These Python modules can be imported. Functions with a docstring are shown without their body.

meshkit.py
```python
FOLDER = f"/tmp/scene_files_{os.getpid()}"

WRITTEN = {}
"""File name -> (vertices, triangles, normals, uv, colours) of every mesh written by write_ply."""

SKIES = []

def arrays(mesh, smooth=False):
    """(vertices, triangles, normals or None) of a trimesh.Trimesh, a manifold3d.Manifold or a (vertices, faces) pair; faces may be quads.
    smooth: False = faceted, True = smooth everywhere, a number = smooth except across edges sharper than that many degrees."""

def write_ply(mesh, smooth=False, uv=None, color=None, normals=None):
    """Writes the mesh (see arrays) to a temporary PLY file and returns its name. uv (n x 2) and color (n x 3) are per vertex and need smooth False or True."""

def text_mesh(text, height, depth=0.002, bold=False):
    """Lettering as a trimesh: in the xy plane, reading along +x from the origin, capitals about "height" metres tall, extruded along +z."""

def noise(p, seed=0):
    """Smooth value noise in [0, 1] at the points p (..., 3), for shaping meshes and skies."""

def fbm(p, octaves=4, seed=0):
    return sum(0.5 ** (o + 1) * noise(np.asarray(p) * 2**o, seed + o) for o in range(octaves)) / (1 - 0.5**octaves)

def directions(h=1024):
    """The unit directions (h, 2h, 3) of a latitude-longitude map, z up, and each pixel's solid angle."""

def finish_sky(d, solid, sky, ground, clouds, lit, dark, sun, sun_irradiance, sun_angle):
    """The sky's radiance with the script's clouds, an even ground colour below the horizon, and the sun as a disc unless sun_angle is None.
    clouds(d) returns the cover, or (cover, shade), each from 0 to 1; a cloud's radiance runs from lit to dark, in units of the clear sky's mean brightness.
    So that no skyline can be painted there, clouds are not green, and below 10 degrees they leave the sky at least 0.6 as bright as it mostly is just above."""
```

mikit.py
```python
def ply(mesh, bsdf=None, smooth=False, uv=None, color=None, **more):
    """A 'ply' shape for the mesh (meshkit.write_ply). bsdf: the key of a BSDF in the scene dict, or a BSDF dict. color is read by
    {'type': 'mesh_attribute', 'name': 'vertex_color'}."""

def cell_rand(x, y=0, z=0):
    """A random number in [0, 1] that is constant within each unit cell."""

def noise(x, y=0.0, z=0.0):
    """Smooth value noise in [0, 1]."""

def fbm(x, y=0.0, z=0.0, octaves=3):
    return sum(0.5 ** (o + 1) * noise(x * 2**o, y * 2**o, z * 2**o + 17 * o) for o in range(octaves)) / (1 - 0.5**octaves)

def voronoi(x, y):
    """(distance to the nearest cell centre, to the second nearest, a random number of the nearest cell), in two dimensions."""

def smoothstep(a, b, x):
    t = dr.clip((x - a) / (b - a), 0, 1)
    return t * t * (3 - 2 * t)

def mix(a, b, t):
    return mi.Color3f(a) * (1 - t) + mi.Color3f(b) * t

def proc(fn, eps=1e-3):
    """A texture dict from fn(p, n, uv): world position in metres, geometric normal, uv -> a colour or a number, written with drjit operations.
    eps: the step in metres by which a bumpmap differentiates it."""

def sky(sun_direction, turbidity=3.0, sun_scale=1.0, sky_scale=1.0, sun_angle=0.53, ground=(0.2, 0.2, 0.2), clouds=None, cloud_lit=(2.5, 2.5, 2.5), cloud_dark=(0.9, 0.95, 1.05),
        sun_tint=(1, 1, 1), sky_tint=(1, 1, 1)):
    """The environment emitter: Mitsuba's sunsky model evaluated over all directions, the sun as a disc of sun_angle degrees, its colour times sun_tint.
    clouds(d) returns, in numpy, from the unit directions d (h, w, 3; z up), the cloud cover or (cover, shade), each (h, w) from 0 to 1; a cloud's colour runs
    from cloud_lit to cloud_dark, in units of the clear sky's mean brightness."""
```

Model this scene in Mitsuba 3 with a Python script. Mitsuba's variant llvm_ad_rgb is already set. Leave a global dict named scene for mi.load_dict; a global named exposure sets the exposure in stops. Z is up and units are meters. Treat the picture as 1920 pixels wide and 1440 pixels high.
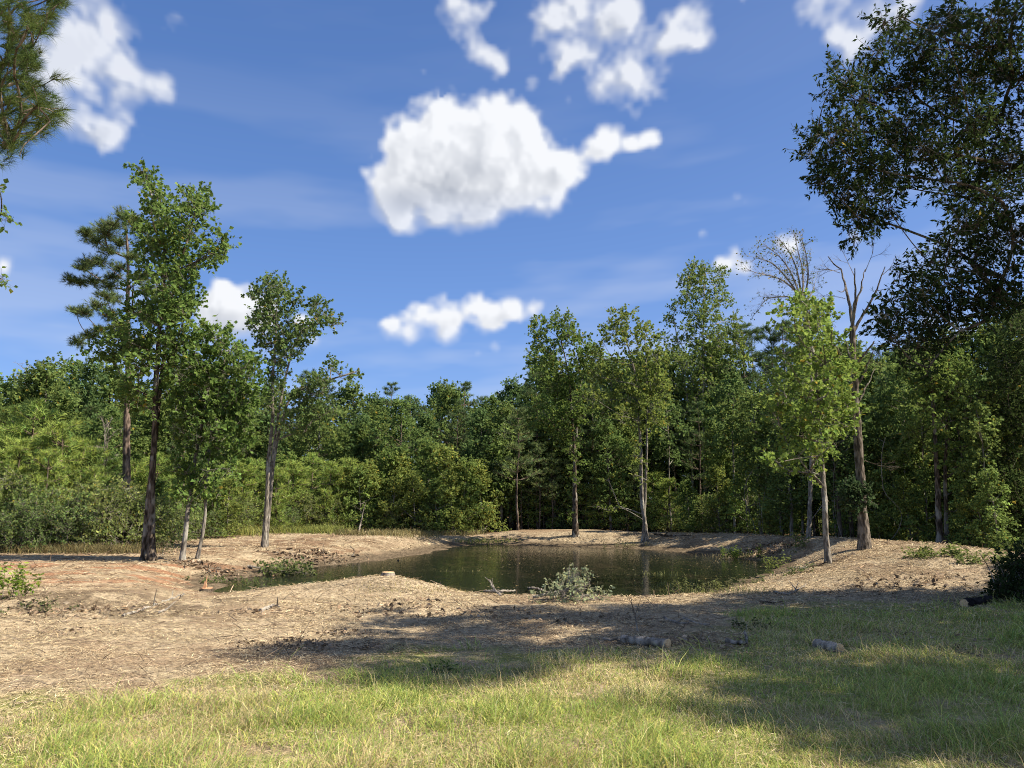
import math
import numpy as np
import drjit as dr
import mitsuba as mi
import mikit
import meshkit
from mikit import proc, noise, fbm, voronoi, smoothstep, mix, cell_rand

T = mi.ScalarTransform4f
rng = np.random.default_rng(11)
scene, labels = {}, {}

# ------------------------------------------------------------------ camera, sky, exposure
EYE = np.array([0.0, 0.0, 1.65])
PITCH = math.atan(230 / 1441)
FWD = np.array([0, math.cos(PITCH), math.sin(PITCH)])
UP = np.array([0, -math.sin(PITCH), math.cos(PITCH)])
exposure = 3.0
SUN = (0.90, -0.19, 1.0)
scene['camera'] = {'type': 'perspective', 'fov': 2 * math.degrees(math.atan(960 / 1441)), 'fov_axis': 'x', 'near_clip': 0.05, 'far_clip': 6000.0,
                   'to_world': T().look_at(origin=EYE.tolist(), target=(EYE + FWD).tolist(), up=[0, 0, 1])}

CLOUDS = dict(
main=[(-8.41, 26.17, 2.2), (-5.5, 27.03, 2.47), (-2.55, 27.47, 2.33), (0.0, 28.38, 1.61), (1.7, 26.58, 2.07), (-2.52, 24.19, 3.06), (-6.69, 23.7, 3.13), (-9.55, 22.62, 1.77), (2.1, 24.2, 2.27), (4.21, 24.89, 1.31), (6.33, 26.09, 1.29), (8.0, 26.12, 1.28), (9.65, 25.91, 0.71), (10.89, 26.28, 0.78), (2.93, 22.39, 1.27), (-8.49, 21.3, 1.27), (-4.59, 21.83, 1.5), (-1.26, 22.53, 1.79), (-6.5, 22.1, 1.4), (-3.0, 22.4, 1.6), (0.8, 22.3, 1.3), (-8.9, 20.9, 0.9)],
low=[(-9.09, 13.0, 0.93), (-6.9, 13.65, 1.33), (-4.48, 14.1, 1.57), (-2.04, 14.14, 1.41), (0.0, 14.54, 1.02), (2.04, 14.61, 1.02), (-4.87, 12.52, 0.95), (-7.68, 12.53, 0.71)],
top=[(-3.92, 34.59, 1.09), (-3.03, 32.81, 0.93), (-1.3, 32.01, 0.93), (-0.65, 30.99, 0.68), (-4.36, 35.38, 0.95), (-2.18, 35.12, 0.83), (3.92, 34.91, 1.46), (4.33, 32.94, 1.51), (6.92, 33.81, 1.8), (9.5, 34.29, 1.33), (3.87, 31.28, 0.74), (9.81, 30.96, 1.6), (10.59, 29.36, 1.37), (7.27, 30.45, 1.08), (13.46, 33.59, 1.08), (15.1, 33.4, 1.07), (14.84, 32.3, 0.71), (12.16, 32.42, 0.59)],
small=[(-4.71, 30.05, 0.55), (1.72, 30.29, 0.55), (4.48, 29.19, 0.45), (-5.34, 29.44, 0.41), (17.26, 21.72, 0.51), (-25.75, 31.44, 0.61), (-24.95, 30.57, 0.43), (-10.61, 32.07, 0.43), (-7.28, 30.96, 0.34), (-1.22, 11.85, 0.47), (-2.63, 11.44, 0.36), (14.63, 19.46, 0.38)],
left=[(-31.59, 29.89, 1.87), (-29.68, 28.98, 1.57), (-28.22, 27.73, 1.5), (-26.48, 27.62, 0.89), (-25.84, 27.03, 0.51), (-31.28, 26.86, 1.65), (-29.53, 25.5, 1.33), (-28.38, 24.6, 1.03), (-30.38, 24.18, 1.2), (-29.33, 23.34, 0.72), (-32.98, 27.98, 1.48), (-30.73, 31.17, 1.57), (-32.37, 25.01, 0.93), (-33.99, 25.86, 1.2)],
leftlow=[(-21.45, 13.83, 1.39), (-19.99, 13.58, 1.34), (-21.72, 12.44, 1.32), (-19.24, 13.08, 1.12), (-21.16, 14.96, 0.66), (-14.7, 11.86, 0.53), (-18.16, 13.54, 0.98), (-15.88, 12.94, 0.84), (-34.52, 14.77, 0.72)],
right=[(16.78, 17.49, 0.96), (15.77, 17.27, 0.6), (17.66, 16.96, 0.6), (20.63, 18.33, 0.86), (24.9, 18.33, 0.63), (31.13, 11.21, 0.89), (29.05, 12.14, 0.56)],
topright=[(23.48, 32.84, 1.21), (25.23, 31.71, 1.21), (25.98, 29.97, 0.93), (27.74, 31.92, 1.18), (29.62, 31.76, 1.0), (24.61, 30.89, 0.62), (25.4, 29.46, 0.62), (24.29, 29.19, 0.38), (18.58, 34.33, 0.37)])


def cloud_cover(d):
    """Fair-weather cumulus: the ones over the pond by azimuth and elevation, others like them over the rest of the sky, thin cirrus."""
    az = np.degrees(np.arctan2(d[..., 0], d[..., 1]))
    el = np.degrees(np.arcsin(d[..., 2]))
    q = np.stack([az * np.cos(np.radians(el)), el, 0 * el], -1)
    warp = np.stack([meshkit.fbm(q * 0.45, 3, 3) - 0.5, meshkit.fbm(q * 0.45, 3, 5) - 0.5], -1)
    fine = 1.35 * (meshkit.fbm(q * 0.75, 3, 9) - 0.5) + 0.14 * (meshkit.noise(q * 2.6, 10) - 0.5)
    bil = np.abs(meshkit.fbm(q * 0.8, 2, 21) - 0.5) * 2
    F, S = np.full(az.shape, -1.0), np.zeros(az.shape)
    inside = (np.abs(az) < 45) & (el > 4) & (el < 50)
    ai, ei, wi, fi = az[inside], el[inside], warp[inside], fine[inside]
    best, soft = np.full(ai.shape, -1.0), np.zeros(ai.shape)
    for name, blobs in CLOUDS.items():
        s = {'left': 0.8, 'small': 1.7, 'topright': 0.8, 'top': 0.6, 'right': 0.3}.get(name, 0.0)
        f = np.zeros(ai.shape)
        for a, e, r in blobs:
            r = r * (1.14 if name == 'top' else 1.0)
            k = max(0.6, min(1.6, r)) * 0.9
            dx = (ai - a) * math.cos(math.radians(e)) + wi[:, 0] * k
            dy = ei - e + wi[:, 1] * k
            f += np.exp(-(1.28 if name in ('main', 'low') else 1.02) * (dx * dx + dy * dy) / (r * r)) * min(1, r / 0.6)
        f = np.minimum(f, 1.4)
        f = f - 0.40 + fi * (0.85 + 0.95 * s) * np.clip(f * 2.6 - 0.15, 0, 1)
        up = f > best
        E0, dE = {'main': (23.4, 1.8), 'low': (13.4, 1.0), 'leftlow': (13.2, 1.0)}.get(name, (0, 1))
        best, soft = np.where(up, f, best), np.where(up, s + 0.7 * np.clip((E0 - ei) / dE, 0, 1), soft)
    F[inside], S[inside] = best, soft
    big = meshkit.fbm(q * 0.045, 3, 31) + 0.5 * (meshkit.fbm(q * 0.22, 3, 33) - 0.5)
    away = np.clip((np.maximum(np.abs(az) - 37, el - 39)) / 6, 0, 1)
    rest = (big - 0.62) * 4 * away - (1 - away) * 2 + 0.5 * fine
    F = np.maximum(F, np.where(el > 6, rest, -1))
    cover = np.clip((F + 0.10) / (0.55 + 0.8 * S), 0, 1)
    cover = cover ** 1.25 * (1 - 0.22 * S)
    deep = np.clip((F - 0.15) * 1.2, 0, 1)
    lowf = meshkit.fbm(q * 0.28 + 3, 3, 41)
    thick = sum(k * np.exp(-(((az - a) * math.cos(math.radians(e)) / (1.5 * r)) ** 2 + ((el - e) / r) ** 2)) for a, e, r, k in [(-4.0, 23.6, 2.0, 1.0), (-8.4, 22.3, 1.1, 0.7), (2.2, 23.6, 1.2, 0.35), (-4.5, 13.0, 0.9, 0.7), (-0.5, 13.6, 0.8, 0.5), (-20.5, 12.6, 1.2, 0.7), (-29.5, 24.6, 1.4, 0.5), (6.5, 32.6, 1.4, 0.35)])
    soft_f = np.minimum(F, 1.1)
    side = soft_f * 0
    for kx, ky, wt in ((2, 1, 0.4), (4, 3, 0.35), (7, 5, 0.25)):
        side = side + wt * (np.roll(np.roll(soft_f, kx, 1), ky, 0) - soft_f)
    shade = deep * np.clip(0.75 * thick + 0.10 + 1.5 * side + 0.4 * np.clip((lowf - 0.42) * 2.0, 0, 1) * np.where(inside, 0.4, 1), 0, 1) + 0.12 * (1 - cover)
    cir = meshkit.fbm(q * np.array([0.06, 0.30, 1]) + q[..., [1, 0, 2]] * np.array([0.05, -0.03, 0]) + 7, 5, 51)
    cirrus = np.clip((cir - 0.45) * 1.1, 0, 0.22) * np.clip((32 - el) / 20, 0.1, 1)
    total = 1 - (1 - cover) * (1 - cirrus)
    return total, np.clip(shade, 0, 1)


scene['sky'] = mikit.sky(SUN, turbidity=3.6, ground=(0.12, 0.12, 0.07), clouds=cloud_cover, cloud_lit=(2.45, 2.5, 2.6), cloud_dark=(1.15, 1.25, 1.45), sun_tint=(0.95, 1.0, 1.08), sky_tint=(0.40, 0.46, 0.61))


# ------------------------------------------------------------------ placing
def ray(px, py):
    a, b = (px - 960) / 1441, (720 - py) / 1441
    return FWD + a * np.array([1.0, 0, 0]) + b * UP


def at(px, py, Y):
    d = ray(px, py)
    return EYE + d * (Y / d[1])


def on_level(px, py, z):
    d = ray(px, py)
    return EYE + d * ((z - EYE[2]) / d[2])


def hit(px, py):
    """Where the sight line through a point of the photograph meets the ground."""
    d = ray(px, py)
    t = np.linspace(3, 90, 3500)
    p = EYE + t[:, None] * d
    under = p[:, 2] < ground_height(p[:, 0], p[:, 1])
    k = int(np.argmax(under)) if under.any() else len(t) - 1
    return p[k]


# ------------------------------------------------------------------ ground shape
WATER = -0.45
POND = np.array([on_level(x, y, WATER)[:2] for x, y in [
    (405, 1096), (420, 1112), (480, 1112), (560, 1109), (640, 1108), (740, 1106), (800, 1107), (870, 1114), (940, 1121), (1010, 1124), (1100, 1126), (1190, 1124), (1250, 1120),
    (1310, 1112), (1350, 1101), (1400, 1088), (1440, 1076), (1466, 1064), (1450, 1054), (1400, 1049), (1350, 1043), (1290, 1036), (1200, 1030), (1120, 1027), (1040, 1024), (960, 1022),
    (890, 1022), (850, 1027), (805, 1037), (740, 1047), (680, 1054), (620, 1060), (560, 1069), (500, 1078), (440, 1086)]])


def spline_closed(p, n=6):
    out = []
    m = len(p)
    for i in range(m):
        a, b, c, d = p[i - 1], p[i], p[(i + 1) % m], p[(i + 2) % m]
        for t in np.arange(n) / n:
            out.append(0.5 * (2 * b + (c - a) * t + (2 * a - 5 * b + 4 * c - d) * t * t + (3 * b - a - 3 * c + d) * t ** 3))
    return np.array(out)


POND = spline_closed(POND, 3)
from shapely import Polygon, contains_xy
POND_SHAPE = Polygon(POND).buffer(0)


def seg_dist(x, y, line, values=None, closed=False):
    """Distance to a polyline, and the value interpolated at the nearest point."""
    best, val = np.full(x.shape, 1e9), np.zeros(x.shape)
    n = len(line)
    for i in range(n if closed else n - 1):
        a, b = line[i], line[(i + 1) % n]
        e = b - a
        t = np.clip(((x - a[0]) * e[0] + (y - a[1]) * e[1]) / (e @ e + 1e-9), 0, 1)
        dd = np.hypot(x - a[0] - t * e[0], y - a[1] - t * e[1])
        near = dd < best
        best = np.where(near, dd, best)
        if values is not None:
            val = np.where(near, values[i] * (1 - t) + values[(i + 1) % n] * t, val)
    return (best, val) if values is not None else best


BERM = np.array([(-4.5, 49, .02), (-2.0, 49, .06), (0.6, 48.5, .34), (3.5, 47.5, .40), (7.0, 45, .36), (10.3, 41, .36), (12.4, 34, .46), (12.6, 28, .60), (12.0, 23, .72), (11.5, 19.5, .64), (11.2, 17, .44), (10.8, 15, .16)])
HUMP = np.array([(-17, 38, .05), (-13, 41, .22), (-9, 42.5, .30), (-5.5, 44, .24), (-3, 46, .08)])
GULLY = np.array([(-10.5, 12.6), (-7.6, 13.6), (-6.4, 15.5), (-6.6, 18.5)])
MOUND = np.array([-2.85, 18.2])


def sm(a, b, x):
    t = np.clip((x - a) / (b - a), 0, 1)
    return t * t * (3 - 2 * t)


def ground_raw(x, y):
    p = np.stack([x, y, 0 * x], -1)
    nat = -0.12 * sm(8, 16, y) * sm(-7, -4, x) + 0.0 * x
    d, h = seg_dist(x, y, BERM[:, :2], BERM[:, 2])
    nat = nat + h * np.exp(-(d / (3.8 - 0.6 * sm(30, 20, y))) ** 2)
    d, h = seg_dist(x, y, HUMP[:, :2], HUMP[:, 2])
    nat = nat + h * np.exp(-(d / 3.6) ** 2)
    nat = nat - 0.20 * np.exp(-(seg_dist(x, y, GULLY) / 0.8) ** 2)
    nat = nat + (meshkit.fbm(p * 0.35, 3, 2) - 0.5) * 0.14 + (meshkit.fbm(p * 1.6, 3, 4) - 0.5) * 0.07 * sm(60, 30, np.hypot(x, y))
    sd = seg_dist(x, y, POND, closed=True)
    sd = np.where(contains_xy(POND_SHAPE, x, y), -sd, sd) + (meshkit.fbm(p * 0.9, 3, 12) - 0.5) * 0.9 + (meshkit.fbm(p * 3.0, 2, 13) - 0.5) * 0.25
    ins, sd = sd < 0, np.abs(sd)
    w = 2.4 + 1.0 * sm(22, 34, y)
    bank = WATER + (nat - WATER) * sm(-0.12, 1, sd / w)
    bed = WATER - 0.02 - 0.55 * sm(0, 3.0, sd)
    z = np.where(ins, bed, np.where(sd < w, bank, nat))
    m = np.exp(-(((x - MOUND[0]) / 1.5) ** 2 + ((y - MOUND[1]) / 0.9) ** 2))
    z = np.where(ins, z, z + 0.24 * m)
    return z


def axis(a, b, step, out, n):
    g = np.geomspace(step * 1.2, out, n)
    return np.concatenate([(a - np.cumsum(g * 0 + g))[::-1], np.arange(a, b, step), b + np.cumsum(g)])


GX, GY = axis(-24, 24, 0.16, 420, 34), axis(3.0, 53, 0.16, 420, 34)
gx, gy = np.meshgrid(GX, GY)
GZ = ground_raw(gx.ravel(), gy.ravel()).reshape(gx.shape)


def ground_height(x, y):
    x, y = np.asarray(x, float), np.asarray(y, float)
    i = np.clip(np.searchsorted(GX, x) - 1, 0, len(GX) - 2)
    j = np.clip(np.searchsorted(GY, y) - 1, 0, len(GY) - 2)
    tx, ty = (x - GX[i]) / (GX[i + 1] - GX[i]), (y - GY[j]) / (GY[j + 1] - GY[j])
    return (GZ[j, i] * (1 - tx) + GZ[j, i + 1] * tx) * (1 - ty) + (GZ[j + 1, i] * (1 - tx) + GZ[j + 1, i + 1] * tx) * ty


def G(x, y):
    return float(ground_height(np.array([x]), np.array([y]))[0])


# ------------------------------------------------------------------ materials
VC = {'type': 'mesh_attribute', 'name': 'vertex_color'}
scene['leaf_mat'] = {'type': 'principledthin', 'base_color': VC, 'roughness': 0.42, 'diff_trans': 0.95, 'eta': 1.45, 'spec_trans': 0.0}
scene['needle_mat'] = {'type': 'principledthin', 'base_color': VC, 'roughness': 0.5, 'diff_trans': 0.45, 'eta': 1.4, 'spec_trans': 0.0}
scene['grass_mat'] = {'type': 'principledthin', 'base_color': VC, 'roughness': 0.55, 'diff_trans': 0.7, 'eta': 1.35, 'spec_trans': 0.0}
scene['straw_mat'] = {'type': 'twosided', 'bsdf': {'type': 'diffuse', 'reflectance': VC}}


def bark(dark, light, lichen=0.0, scale=1.0):
    def f(p, n, uv):
        ridge = fbm(p.x * 22 * scale, p.y * 22 * scale, p.z * 5 * scale, 3)
        patch = smoothstep(0.56, 0.70, fbm(p.x * 3.5, p.y * 3.5, p.z * 2.2, 3))
        c = mix(dark, light, smoothstep(0.3, 0.72, ridge))
        return mix(c, (0.36, 0.36, 0.32), patch * lichen)

    def h(p, n, uv):
        return fbm(p.x * 22 * scale, p.y * 22 * scale, p.z * 5 * scale, 3)

    return {'type': 'twosided', 'bsdf': {'type': 'bumpmap', 'arbitrary': proc(h, 4e-3), 'scale': 0.03, 'bsdf': {'type': 'diffuse', 'reflectance': proc(f)}}}


scene['bark_dark'] = bark((0.035, 0.028, 0.022), (0.15, 0.125, 0.10), 0.55)
scene['bark_pale'] = bark((0.085, 0.078, 0.066), (0.27, 0.25, 0.215), 0.6)
scene['bark_light'] = bark((0.18, 0.16, 0.135), (0.42, 0.38, 0.325), 0.4)
scene['bark_pine'] = bark((0.05, 0.04, 0.033), (0.19, 0.15, 0.12), 0.1, 0.8)
scene['bark_dead'] = bark((0.11, 0.10, 0.086), (0.32, 0.295, 0.255), 0.3)
scene['bark_snag'] = bark((0.055, 0.048, 0.04), (0.21, 0.185, 0.155), 0.35)
scene['bark_black'] = bark((0.012, 0.011, 0.012), (0.035, 0.033, 0.034), 0.0)


def cut_wood(base, dark):
    def f(p, n, uv):
        r = dr.sqrt(dr.square(uv.x) + dr.square(uv.y)) * 90
        g = 0.5 + 0.5 * dr.sin(r + 4 * noise(uv.x * 20, uv.y * 20))
        return mix(base, dark, 0.5 * g * noise(p.x * 60, p.y * 60, p.z * 60) + 0.25 * smoothstep(0.55, 0.7, fbm(p.x * 9, p.y * 9, p.z * 9, 2)))
    return {'type': 'twosided', 'bsdf': {'type': 'diffuse', 'reflectance': proc(f)}}


scene['cut_fresh'] = cut_wood((0.62, 0.46, 0.27), (0.33, 0.20, 0.10))
scene['cut_orange'] = cut_wood((0.46, 0.28, 0.165), (0.28, 0.14, 0.08))


def grass_edge(x):
    return dr.minimum(10.7 + 0.9 * x, 9.6) + 4.4 * smoothstep(2.2, 4.4, x)


def ground_color(p, n, uv):
    big = fbm(p.x * 0.45, p.y * 0.45, 0, 3)
    mid = fbm(p.x * 2.3, p.y * 2.3, 5, 3)
    fine = fbm(p.x * 14, p.y * 14, 9, 3)
    grain = noise(p.x * 70, p.y * 70, 3)
    straw = mix((0.330, 0.275, 0.190), (0.190, 0.152, 0.103), smoothstep(0.35, 0.7, fine))
    straw = mix(straw, (0.41, 0.345, 0.225), smoothstep(0.55, 0.85, grain) * 0.6)
    soil = mix((0.135, 0.092, 0.060), (0.205, 0.148, 0.098), fine)
    left = smoothstep(-4.0, -7.5, p.x + 2 * (big - 0.5)) * smoothstep(13.0, 15.0, p.y) * smoothstep(26.0, 22.0, p.y)
    bank = smoothstep(-3, -7, p.x) * smoothstep(24.0, 27.0, p.y) * smoothstep(42.0, 36.0, p.y)
    bare = dr.clip(smoothstep(0.50, 0.62, big * 0.6 + mid * 0.4) * 0.55 + left * 0.55 * smoothstep(0.35, 0.55, mid) + bank * 0.7 * smoothstep(0.35, 0.55, mid), 0, 1)
    c = mix(straw, soil, bare)
    c = c * (0.72 + 0.56 * fbm(p.x * 0.7 + 20, p.y * 1.1, 4, 4))
    red = smoothstep(0.52, 0.60, fbm(p.x * 0.8 + 9, p.y * 1.6, 2, 3)) * smoothstep(-5.0, -8.0, p.x) * smoothstep(16.0, 18.0, p.y) * smoothstep(26.0, 23.0, p.y)
    c = mix(c, (0.235, 0.105, 0.058), red * 0.6)
    gull = smoothstep(12.0, 12.8, p.y + mid) * smoothstep(15.6, 14.6, p.y - mid) * smoothstep(-4.2, -5.6, p.x)
    mud = dr.maximum(smoothstep(-0.22, -0.36, p.z + 0.16 * (mid - 0.5) ), gull * smoothstep(0.35, 0.5, mid) * 0.8)
    mudc = mix((0.085, 0.068, 0.047), (0.16, 0.13, 0.09), smoothstep(0.45, 0.7, fine))
    c = mix(c, mudc, mud)
    litter = smoothstep(46.0, 50.0, p.y + 3 * (big - 0.5))
    c = mix(c, mix((0.09, 0.06, 0.035), (0.17, 0.115, 0.07), fine), litter)
    g = smoothstep(0.6, -0.6, p.y - grass_edge(p.x) + 3.2 * (big - 0.5) + 2.0 * (mid - 0.5))
    turf = mix((0.19, 0.20, 0.075), (0.33, 0.29, 0.15), smoothstep(0.4, 0.62, fine * 0.5 + mid * 0.5))
    return mix(c, turf, g * smoothstep(0.62, 0.45, big * 0.3 + mid * 0.7))


def ground_bump(p, n, uv):
    return fbm(p.x * 5, p.y * 5, 0, 3) * 0.6 + fbm(p.x * 30, p.y * 30, 0, 2) * 0.25


scene['ground_mat'] = {'type': 'twosided', 'bsdf': {'type': 'bumpmap', 'arbitrary': proc(ground_bump, 8e-3), 'scale': 0.14, 'bsdf': {'type': 'diffuse', 'reflectance': proc(ground_color)}}}


def water_color(p, n, uv):
    scum = smoothstep(0.56, 0.72, fbm(p.x * 0.9, p.y * 0.5, 3, 4))
    speck = smoothstep(0.70, 0.80, noise(p.x * 9, p.y * 9, 1)) * smoothstep(0.45, 0.6, fbm(p.x * 0.6, p.y * 0.4, 8, 2))
    c = mix((0.010, 0.013, 0.008), (0.024, 0.022, 0.014), scum)
    return mix(c, (0.10, 0.09, 0.05), speck * 0.35)


def water_bump(p, n, uv):
    return fbm(p.x * 1.6, p.y * 1.1, 0, 3)


scene['water_mat'] = {'type': 'bumpmap', 'arbitrary': proc(water_bump, 2e-2), 'scale': 0.0012, 'bsdf': {'type': 'roughplastic', 'distribution': 'ggx', 'alpha': 0.02, 'int_ior': 1.33, 'diffuse_reflectance': proc(water_color)}}


# ------------------------------------------------------------------ mesh helpers
def unit(v):
    return v / (np.linalg.norm(v, axis=-1, keepdims=True) + 1e-12)


def rand_dirs(n):
    return unit(rng.normal(size=(n, 3)))


class Acc:
    """Collects triangles with a colour per vertex."""

    def __init__(self):
        self.v, self.f, self.c, self.n = [], [], [], 0

    def add(self, v, f, c=None):
        v = np.asarray(v, float).reshape(-1, 3)
        self.v.append(v)
        self.f.append(np.asarray(f, int) + self.n)
        if c is not None:
            self.c.append(np.broadcast_to(c, v.shape))
        self.n += len(v)

    def mesh(self):
        return np.vstack(self.v), np.vstack(self.f)

    def ply(self, bsdf, smooth=False):
        return mikit.ply(self.mesh(), bsdf, smooth=smooth, color=np.vstack(self.c) if self.c else None)


def kites(acc, c, ax, nr, L, W, col, fold=0.12):
    n = len(c)
    ax = unit(ax)
    side = unit(np.cross(nr, ax))
    up = np.cross(ax, side)
    L, W = np.broadcast_to(L, n)[:, None], np.broadcast_to(W, n)[:, None]
    v = np.stack([c - ax * L / 2, c + side * W / 2 + up * fold * W - ax * L * 0.06, c + ax * L / 2, c - side * W / 2 + up * fold * W - ax * L * 0.06], 1)
    i = np.arange(n)[:, None] * 4
    acc.add(v, np.vstack([i + [0, 1, 2], i + [0, 2, 3]]), np.repeat(col, 4, axis=0))


def blades(acc, base, d, L, W, col, bend=0.35):
    """Grass blades: a bent strip of two pieces ending in a point."""
    n = len(base)
    d = unit(d)
    L, W = np.broadcast_to(L, n)[:, None], np.broadcast_to(W, n)[:, None]
    a = rng.uniform(0, 2 * np.pi, n)
    side = np.stack([np.cos(a), np.sin(a), 0 * a], 1)
    h = unit(d * [1, 1, 0] + rng.normal(0, 0.2, (n, 3)) * [1, 1, 0])
    m = base + d * L * 0.55
    t = m + (d * (1 - bend) + h * bend - np.array([0, 0, 0.25 * bend])) * L * 0.5
    v = np.stack([base - side * W / 2, base + side * W / 2, m + side * W * 0.4, m - side * W * 0.4, t], 1)
    i = np.arange(n)[:, None] * 5
    acc.add(v, np.vstack([i + [0, 1, 2], i + [0, 2, 3], i + [3, 2, 4]]), np.repeat(col, 5, axis=0))


def tint(base, n, spread=0.22, hue=0.07, yellow=0.0):
    base = np.asarray(base, float)
    k = np.exp(rng.normal(0, spread, (n, 1)))
    c = base * k
    w = rng.normal(0, hue, (n, 1))
    c = c * np.concatenate([1 + w, 1 + 0.2 * w, 1 - 0.5 * w], 1)
    if yellow:
        y = rng.random(n) < yellow
        c[y] = np.array([0.30, 0.24, 0.045]) * np.exp(rng.normal(0, 0.2, (y.sum(), 1)))
    return np.clip(c, 0.004, 0.8)


def tube(acc, pts, rad, sides=6, rough=0.0, seed=0, cap=True, col=None):
    p = np.asarray(pts, float)
    rad = np.broadcast_to(np.asarray(rad, float), (len(p),))
    t = unit(np.gradient(p, axis=0))
    ref = np.array([1.0, 0.13, 0.07])
    a = np.cross(t, ref)
    bad = np.linalg.norm(a, axis=1) < 0.2
    a[bad] = np.cross(t[bad], [0.1, 1.0, 0])
    a = unit(a)
    b = np.cross(t, a)
    ang = np.arange(sides) * 2 * np.pi / sides
    dirs = np.cos(ang)[None, :, None] * a[:, None] + np.sin(ang)[None, :, None] * b[:, None]
    r = rad[:, None, None]
    if rough:
        q = p[:, None] + dirs * r
        r = r * (1 + rough * (meshkit.fbm(q * np.array([7, 7, 2.0]) + seed, 3, 7)[..., None] - 0.5) * 2)
    v = (p[:, None] + dirs * r).reshape(-1, 3)
    i, j = np.meshgrid(np.arange(len(p) - 1), np.arange(sides), indexing='ij')
    q = np.stack([i * sides + j, i * sides + (j + 1) % sides, (i + 1) * sides + (j + 1) % sides, (i + 1) * sides + j], -1).reshape(-1, 4)
    f = np.vstack([q[:, [0, 1, 2]], q[:, [0, 2, 3]]])
    if cap:
        v = np.vstack([v, p[-1:], p[:1]])
        k = len(p) * sides
        j = np.arange(sides)
        f = np.vstack([f, np.stack([(len(p) - 1) * sides + j, (len(p) - 1) * sides + (j + 1) % sides, 0 * j + k], 1), np.stack([(j + 1) % sides, j, 0 * j + k + 1], 1)])
    acc.add(v, f, col)


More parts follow.
